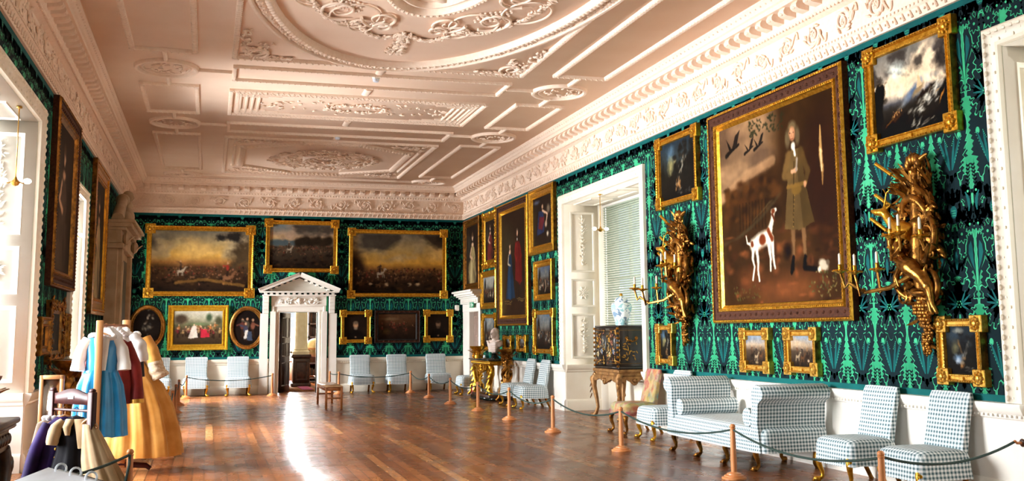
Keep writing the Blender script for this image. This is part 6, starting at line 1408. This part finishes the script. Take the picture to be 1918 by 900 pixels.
b = M.build('carved_bust', cm, t, smooth=True); r = b.modifiers.new('melt', 'REMESH'); r.mode = 'VOXEL'; r.voxel_size = .02; r.use_smooth_shade = True
M = MB(); M.box(-.75, .75, -.235, -.2, 1.6, 3.0); M.build('inset_panel', mat('dark_overmantel', '3A2A1E', .5), t)
# ------------------------------------------------------------------ costume racks
def garment(rings, n=64, folds=9, seed=0):
    """rings: (z, half width, half depth, x shift, y shift, fold depth)"""
    q = random.Random(seed); ph = [q.uniform(0, 6.28) for _ in range(3)]; a = np.arange(n)*2*PI/n; R = []
    for z, hw, hd, dx, dy, am in rings:
        f = 1+am*(np.sin(folds*a+ph[0])+.5*np.sin((folds*2+1)*a+ph[1]+z*1.3)+.4*np.sin(3*a+ph[2]))/1.5
        R.append(np.stack([dx+hw*np.cos(a)*f, dy+hd*np.sin(a)*f, z+.012*am*5*np.sin(folds*a+ph[0])], 1))
    return R
def dense(rings, k=4):
    r = np.array(rings, float); t = np.linspace(0, len(r)-1, (len(r)-1)*k+1); i = np.minimum(t.astype(int), len(r)-2); f = (t-i)[:, None]; f = f*f*(3-2*f)*.5+f*.5
    return [tuple(x) for x in r[i]*(1-f)+r[i+1]*f]
def sleeve(M, P, r, m=0, puff=.08, seed=0):
    P = np.array(P, float); k = 16; t = np.linspace(0, len(P)-1, k); i = np.minimum(t.astype(int), len(P)-2); f = (t-i)[:, None]; Q = P[i]*(1-f)+P[i+1]*f; rr = np.interp(t, np.arange(len(r)), r)*(1+.45*puff*np.sin(np.arange(k)*1.1+seed)); M.tube(Q, rr, 14, m)
def hanger(parent, z, w_, m):
    M = MB(); M.tube([(-w_, 0, z-.1), (-w_*.5, 0, z-.05), (0, 0, z-.02), (w_*.5, 0, z-.05), (w_, 0, z-.1)], .011, 8); M.tube([(0, 0, z-.02), (0, 0, z+.02), (.018, 0, z+.04), (0, 0, z+.058), (-.018, 0, z+.045)], .004, 6); return M.build('hanger', m, parent, smooth=True)
A, B = np.array([-1.03, 11.0]), np.array([-.88, 12.35])
t = thing('costume_rail', 'tall pale wooden costume rail holding blue dress and gold gown', 'clothes rail', (*A, 0))
M = MB(); M.box(-.033, .033, -.03, .03, .05, 1.645, 0, .006); M.build('upright', X['pine'], t); M = MB(); M.box(B[0]-A[0]-.042, B[0]-A[0]+.042, B[1]-A[1]-.03, B[1]-A[1]+.03, .05, 1.665, 0, .006); M.build('upright', X['pine'], t)
M = MB(); M.tube([(0, 0, 1.59), (*(B-A), 1.6)], .018, 10); M.build('rail', mat('rail_wood', '9A5A34', .4), t, smooth=True)
for c in ((0, 0), B-A):
    M = MB(); M.tube([(c[0]-.3, c[1], .03), (c[0]-.26, c[1], .06), (c[0], c[1], .085), (c[0]+.26, c[1], .06), (c[0]+.31, c[1], .025)], (.025, .03, .035, .03, .025), 8); M.build('foot', X['mahog'], t, smooth=True)
def on_rail(q, name, label, cat, z=1.5): c = A*(1-q)+B*q; return thing(name, label, cat, (c[0], c[1], 0), math.radians(4))
# blue dress
t = on_rail(.1, 'dress', 'bright blue satin dress with white sleeves hanging on the pale rail', 'dress')
M = MB(); M.loft(garment(dense([(.5, .25, .13, .0, 0, .13), (.75, .235, .125, 0, 0, .15), (1.0, .2, .115, 0, 0, .14), (1.15, .15, .1, 0, 0, .07)]), folds=8, seed=2), 0); 
M.loft(garment([(.5, .252, .132, 0, 0, .13), (.535, .25, .131, 0, 0, .13)], folds=8, seed=2), 0, caps=False); M.build('skirt', X['blue'], t, smooth=True, auto=80)
M = MB(); M.loft(garment(dense([(1.13, .15, .1, 0, 0, .02), (1.25, .145, .1, 0, 0, .02), (1.38, .155, .085, 0, 0, .02), (1.47, .14, .06, 0, 0, .01)]), folds=5, seed=4), 0); M.build('bodice', X['blue'], t, smooth=True, auto=80)
M = MB(); M.loft(garment([(1.15, .045, .03, .0, -.092, .02), (1.3, .06, .03, 0, -.085, .02), (1.46, .075, .05, 0, -.05, .02), (1.5, .06, .05, 0, -.02, .05)], folds=5), 0); M.build('stomacher', X['linen'], t, smooth=True)
for s_ in (-1, 1): M = MB(); sleeve(M, [(s_*.13, 0, 1.46), (s_*.185, -.01, 1.36), (s_*.21, -.02, 1.24), (s_*.215, -.03, 1.15)], (.05, .06, .062, .07), seed=s_); M.build('sleeve', X['linen'], t, smooth=True)
M = MB(); 
for k in range(22): a = k*2*PI/22; M.blob((.11*math.cos(a), .055*math.sin(a)-.02, 1.485+.02*math.sin(2*a)), (.028, .02, .022), seg=7, st=5)
M.build('lace_collar', X['linen'], t, smooth=True); hanger(t, 1.54, .14, X['pine'])
# red coat
t = on_rail(.33, 'coat', 'dark red brocade coat with gold trim behind the blue dress', 'coat')
M = MB(); M.loft(garment(dense([(.8, .2, .1, .05, 0, .06), (1.0, .19, .1, .05, 0, .06), (1.25, .17, .09, .04, 0, .04), (1.42, .17, .07, .02, 0, .02), (1.48, .1, .05, 0, 0, .02)]), folds=6, seed=7), 0); M.build('body', X['redcloth'], t, smooth=True, auto=80)
for s_ in (-1, 1): M = MB(); sleeve(M, [(s_*.15+.02, 0, 1.42), (s_*.22+.04, 0, 1.2), (s_*.24+.05, 0, 1.0), (s_*.25+.05, -.02, .8)], (.05, .06, .06, .065)); sl = M.build('sleeve', X['redcloth'], t, smooth=True); M = MB(); M.tube([(s_*.248+.05, -.018, .84), (s_*.25+.05, -.02, .8)], .069, 14); M.build('cuff', X['gold_trim'], sl, smooth=True)
hanger(t, 1.53, .14, X['pine'])
# white ruffled shirt
t = on_rail(.5, 'shirt', 'white ruffled linen shirt crowded on the pale rail, nearest the gold gown', 'shirt')
M = MB(); M.loft(garment(dense([(1.12, .17, .09, .04, 0, .06), (1.3, .17, .09, .04, 0, .06), (1.45, .15, .08, .03, 0, .04), (1.54, .1, .06, .02, 0, .05)]), folds=7, seed=9), 0); M.build('body', X['linen'], t, smooth=True, auto=80)
for s_ in (-1, 1): M = MB(); sleeve(M, [(s_*.14+.04, 0, 1.5), (s_*.2+.06, -.02, 1.38), (s_*.23+.07, -.03, 1.22)], (.055, .075, .06), puff=.12); M.build('sleeve', X['linen'], t, smooth=True)
M = MB()
for k in range(26): a = k*2*PI/26; M.blob((.03+.1*math.cos(a), .07*math.sin(a), 1.53+.025*math.sin(3*a)), (.035, .026, .03), seg=7, st=5)
M.build('ruff', X['linen'], t, smooth=True); hanger(t, 1.56, .13, X['pine'])
# second white blouse
t = on_rail(.22, 'blouse', 'white gathered blouse bunched at the top of the pale rail', 'blouse')
M = MB(); M.loft(garment(dense([(1.22, .12, .07, .05, 0, .1), (1.4, .13, .08, .04, 0, .1), (1.5, .12, .08, .03, 0, .08), (1.585, .05, .04, .01, 0, .05)]), folds=7, seed=19), 0); M.build('body', X['linen'], t, smooth=True, auto=80); hanger(t, 1.56, .12, X['pine'])
t = on_rail(.66, 'waistcoat', 'charcoal waistcoat hanging between red coat and gold gown', 'waistcoat')
M = MB(); M.loft(garment(dense([(1.05, .19, .09, .1, 0, .04), (1.25, .18, .09, .09, 0, .03), (1.42, .16, .07, .07, 0, .02), (1.48, .09, .05, .04, 0, .02)]), folds=5, seed=11), 0); M.build('body', X['greycloth'], t, smooth=True, auto=80); hanger(t, 1.53, .13, X['pine'])
# gold gown
t = on_rail(.9, 'gown', 'full length gold taffeta gown with lace cuff at the end of the rail', 'gown')
M = MB(); M.loft(garment(dense([(.19, .42, .33, .235, -.05, .085), (.22, .42, .33, .235, -.05, .085), (.4, .39, .31, .23, -.04, .1), (.7, .34, .27, .2, -.03, .1), (.95, .26, .2, .16, -.02, .09), (1.1, .17, .13, .12, 0, .05), (1.2, .13, .1, .1, 0, .02)]), n=96, folds=11, seed=14), 0); M.build('skirt', X['yellow'], t, smooth=True, auto=80)
M = MB(); M.loft(garment(dense([(1.17, .13, .1, .1, 0, .02), (1.3, .15, .11, .1, 0, .02), (1.44, .17, .1, .08, 0, .02), (1.5, .1, .06, .04, 0, .02)]), folds=4, seed=15), 0); M.build('bodice', X['yellow'], t, smooth=True, auto=80)
for s_ in (-1, 1): M = MB(); sleeve(M, [(s_*.15+.08, 0, 1.47), (s_*.2+.1, -.03, 1.32), (s_*.2+.14, -.05, 1.17)], (.055, .075, .08), puff=.04); sl = M.build('sleeve', X['yellow'], t, smooth=True); M = MB(); sleeve(M, [(s_*.2+.135, -.05, 1.2), (s_*.2+.16, -.06, 1.1), (s_*.2+.2, -.07, 1.02)], (.08, .09, .105), puff=.1); M.build('lace_cuff', mat('ecru_lace_%d' % (s_+1), 'DCC6A8', .8, col2='B89A78', scale=50), sl, smooth=True)
M = MB()
for k in range(18): a = k*2*PI/18; M.blob((.04+.11*math.cos(a), .07*math.sin(a), 1.5+.015*math.sin(3*a)), (.035, .024, .026), seg=7, st=5)
M.build('lace_collar', X['linen'], t, smooth=True); hanger(t, 1.54, .14, X['pine'])
# low maroon rack in front
C0 = np.array([-1.29, 9.95]); C1 = np.array([-.925, 9.5]); dC = C1-C0; rzC = math.atan2(dC[1], dC[0])
t = thing('costume_rack', 'low maroon wooden costume rack with a white plaque on its rail', 'clothes rack', (*C0, 0), rzC); L = np.linalg.norm(dC)
for x in (0, L): M = MB(); M.box(x-.035, x+.035, -.025, .025, .04, 1.02, 0, .006); M.blob((x, 0, 1.03), (.036, .026, .02)); M.build('upright', X['mahog'], t)
M = MB(); n = 16; R = []
for k in range(n+1): x = .03+(L-.06)*k/n; z = 1.0+.035*math.sin(PI*k/n)**2*1.2; R.append([(x, -.012, .91), (x, .012, .91), (x, .012, z), (x, -.012, z)])
M.loft(R, 0); M.build('crest_rail', X['mahog'], t); M = MB(); M.box(L/2-.04, L/2+.04, -.0165, -.0125, .955, .985); M.build('plaque', X['paper'], t)
M = MB(); M.tube([(0, 0, .86), (L, 0, .86)], .012, 8); M.build('bar', X['mahog'], t, smooth=True)
for x in (0, L): M = MB(); M.tube([(x, -.24, .02), (x, -.18, .05), (x, 0, .06), (x, .18, .05), (x, .24, .02)], .025, 8); M.build('foot', X['mahog'], t, smooth=True)
def on_bar(q, name, label, cat, rz): c = C0*(1-q)+C1*q; return thing(name, label, cat, (c[0], c[1], 0), rz)
t = on_bar(.06, 'waistcoat', 'long taupe waistcoat with white collar at the left end of the maroon rack', 'waistcoat', rzC+1.25)
M = MB(); M.loft(garment(dense([(.18, .16, .07, -.06, .02, .04), (.4, .16, .07, -.04, 0, .04), (.6, .15, .06, -.02, 0, .02), (.74, .14, .05, 0, 0, .02), (.79, .07, .035, 0, 0, .02)]), folds=4, seed=21), 0); M.build('body', X['taupe'], t, smooth=True, auto=80); M = MB(); M.loft(garment([(.1, .15, .055, .0, .0, .05), (.45, .155, .06, .0, 0, .04)], folds=5), 0); M.build('lining', X['linen'], t, smooth=True)
M = MB(); [M.blob((.08*math.cos(k*.57), .045*math.sin(k*.57), .785), (.03, .02, .024), seg=7, st=5) for k in range(11)]; M.build('collar', X['linen'], t, smooth=True); hanger(t, .82, .12, X['pine'])
t = on_bar(.33, 'coat', 'deep purple velvet coat with gold buttons on the maroon rack', 'coat', rzC+1.0)
M = MB(); M.loft(garment(dense([(.1, .22, .11, -.1, 0, .05), (.4, .2, .1, -.06, 0, .05), (.6, .17, .09, -.02, 0, .03), (.74, .15, .07, 0, 0, .02), (.8, .07, .045, 0, 0, .02)]), folds=6, seed=23), 0); M.build('body', X['purple'], t, smooth=True, auto=80)
for s_ in (-1, 1): M = MB(); sleeve(M, [(s_*.13, -.03, .75), (s_*.19-.02, -.05, .55), (s_*.2-.06, -.07, .33), (s_*.2-.07, -.08, .25)], (.045, .055, .055, .06)); sl = M.build('sleeve', X['purple'], t, smooth=True); M = MB(); M.tube([(s_*.2-.07, -.08, .26), (s_*.2-.07, -.085, .21)], (.064, .058), 12); M.build('lace_cuff', X['linen'], sl, smooth=True)
M = MB(); [M.blob((-.06, -.105-.004*k, .68-.07*k), .012, seg=8, st=5) for k in range(7)]; M.build('buttons', X['gold_trim'], t, smooth=True); hanger(t, .83, .15, X['pine'])
t = on_bar(.62, 'dress', 'black velvet dress with puffed tan sleeves at the front of the maroon rack', 'dress', rzC+.75)
M = MB(); M.loft(garment(dense([(.06, .24, .2, 0, 0, .07), (.3, .21, .17, 0, 0, .08), (.52, .15, .11, 0, 0, .04), (.66, .14, .1, 0, 0, .02), (.76, .12, .07, 0, 0, .02), (.8, .06, .05, 0, 0, .02)]), folds=8, seed=25), 0); M.build('body', X['nightcloth'], t, smooth=True, auto=80)
M = MB(); M.loft(garment(dense([(.66, .02, .015, -.04, -.1, .02), (.73, .035, .025, -.05, -.085, .02), (.79, .045, .04, -.03, -.03, .02)]), folds=3), 0); M.loft(garment(dense([(.55, .03, .02, .08, -.105, .02), (.7, .06, .03, .08, -.085, .02), (.79, .07, .05, .05, -.03, .02)]), folds=3), 0); M.build('bodice_front', X['tan'], t, smooth=True)
for s_ in (-1, 1): M = MB(); sleeve(M, [(s_*.1, -.02, .77), (s_*.145, -.05, .72), (s_*.16, -.08, .64), (s_*.165, -.09, .58)], (.035, .052, .055, .045), puff=.1); M.build('sleeve', X['tan'], t, smooth=True)
hanger(t, .83, .15, X['iron'])
t = on_bar(.93, 'skirt', 'long beige skirt flaring to the floor at the right of the maroon rack', 'skirt', rzC+.2)
M = MB(); M.loft(garment(dense([(.08, .24, .16, .2, .06, .08), (.25, .21, .14, .16, .05, .08), (.45, .15, .11, .09, .03, .07), (.62, .1, .08, .04, .02, .05), (.75, .06, .05, .01, 0, .02)]), folds=8, seed=27), 0); M.build('cloth', X['tan'], t, smooth=True, auto=80); hanger(t, .82, .1, X['pine'])
# standing mirror frame, table and folder at the left
t = thing('mirror_stand', 'pale wooden tilting frame standing behind the maroon rack', 'mirror', (-1.43, 10.9, 0), math.radians(-8)); fr = X['pine']
M = MB()
for a, b, c, d in ((-.11, -.075, .45, 1.12), (.075, .11, .45, 1.12), (-.11, .11, 1.08, 1.12), (-.11, .11, .45, .49)): M.box(a, b, -.02, .02, c, d, 0, .004)
M.build('frame', fr, t); M = MB(); M.box(-.075, .075, .0, .008, .49, 1.08); M.build('glass', mat('old_mirror', '8A7A68', .15, .9), t)
M = MB(); M.tube([(0, .0, .47), (0, .0, .06)], .02, 8); M.tube([(-.18, 0, .02), (0, 0, .07), (.18, 0, .02)], .02, 8); M.tube([(0, -.16, .02), (0, 0, .07), (0, .16, .02)], .02, 8); M.build('stand', fr, t, smooth=True)
t = thing('side_cabinet', 'dark carved wooden table cut by the left edge of the picture', 'table', (-1.57, 7.5, 0), PI/2)
M = MB(); M.box(-.5, .5, -.33, .3, .9, .94, 0, .01); M.box(-.48, .48, -.31, .29, .87, .9, 0, .01); M.build('table_top', X['darkwood'], t); M = MB(); M.box(-.44, .44, -.27, .26, .72, .87, 0, .01)
for k in range(9): M.blob((-.4+.1*k, -.275, .8), (.035, .02, .04), seg=8, st=5)
M.build('apron', X['darkwood'], t, smooth=True, auto=40)
for sx in (-1, 1):
    for y in (-.24, .22): M = MB(); M.tube([(sx*.4, y, .74), (sx*.45, y, .62), (sx*.43, y, .45), (sx*.36, y, .25), (sx*.38, y, .1), (sx*.43, y, .0)], (.05, .065, .05, .035, .035, .045), 9); M.blob((sx*.45, y-.05, .62), (.03, .02, .06)); M.build('leg', X['darkwood'], t, smooth=True)
t = thing('lectern', 'iron reading stand at the bottom left under the open ring binder', 'stand', (-.465, 3.32, 0), math.radians(-65)); M = MB(); M.tube([(0, 0, .03), (0, 0, .985)], .018, 10); M.lathe([(.17, 0), (.17, .02), (.03, .04)], seg=24); M.build('pole', X['iron'], t, smooth=True); M = MB(); M.loft([[(-.24, y, z), (.24, y, z), (.24, y, z+.015), (-.24, y, z+.015)] for y, z in ((-.16, .964), (.16, 1.064))], 0); M.build('rest', X['iron'], t)
t = thing('ring_binder', 'open white ring binder of loose pages at the bottom left edge', 'binder', (-.465, 3.32, 1.03), math.radians(-65)); t.rotation_euler = (math.radians(17.4), 0, math.radians(-65))
M = MB(); M.box(-.24, .24, -.16, .15, 0.003, .009); M.build('cover', X['paper'], t)
M = MB(); M.box(-.225, .225, -.15, .12, .009, .03, 0, .003); M.build('pages', X['paper'], t)
for x in (-.13, 0, .13): M = MB(); M.tube([(x, .125+.016*math.cos(a), .03+.016*math.sin(a)) for a in np.linspace(0, 2*PI, 16)], .0035, 6); M.build('ring', mat('chrome_ring', 'E8E8EC', .4, .3), t, smooth=True)
bpy.context.view_layer.update()
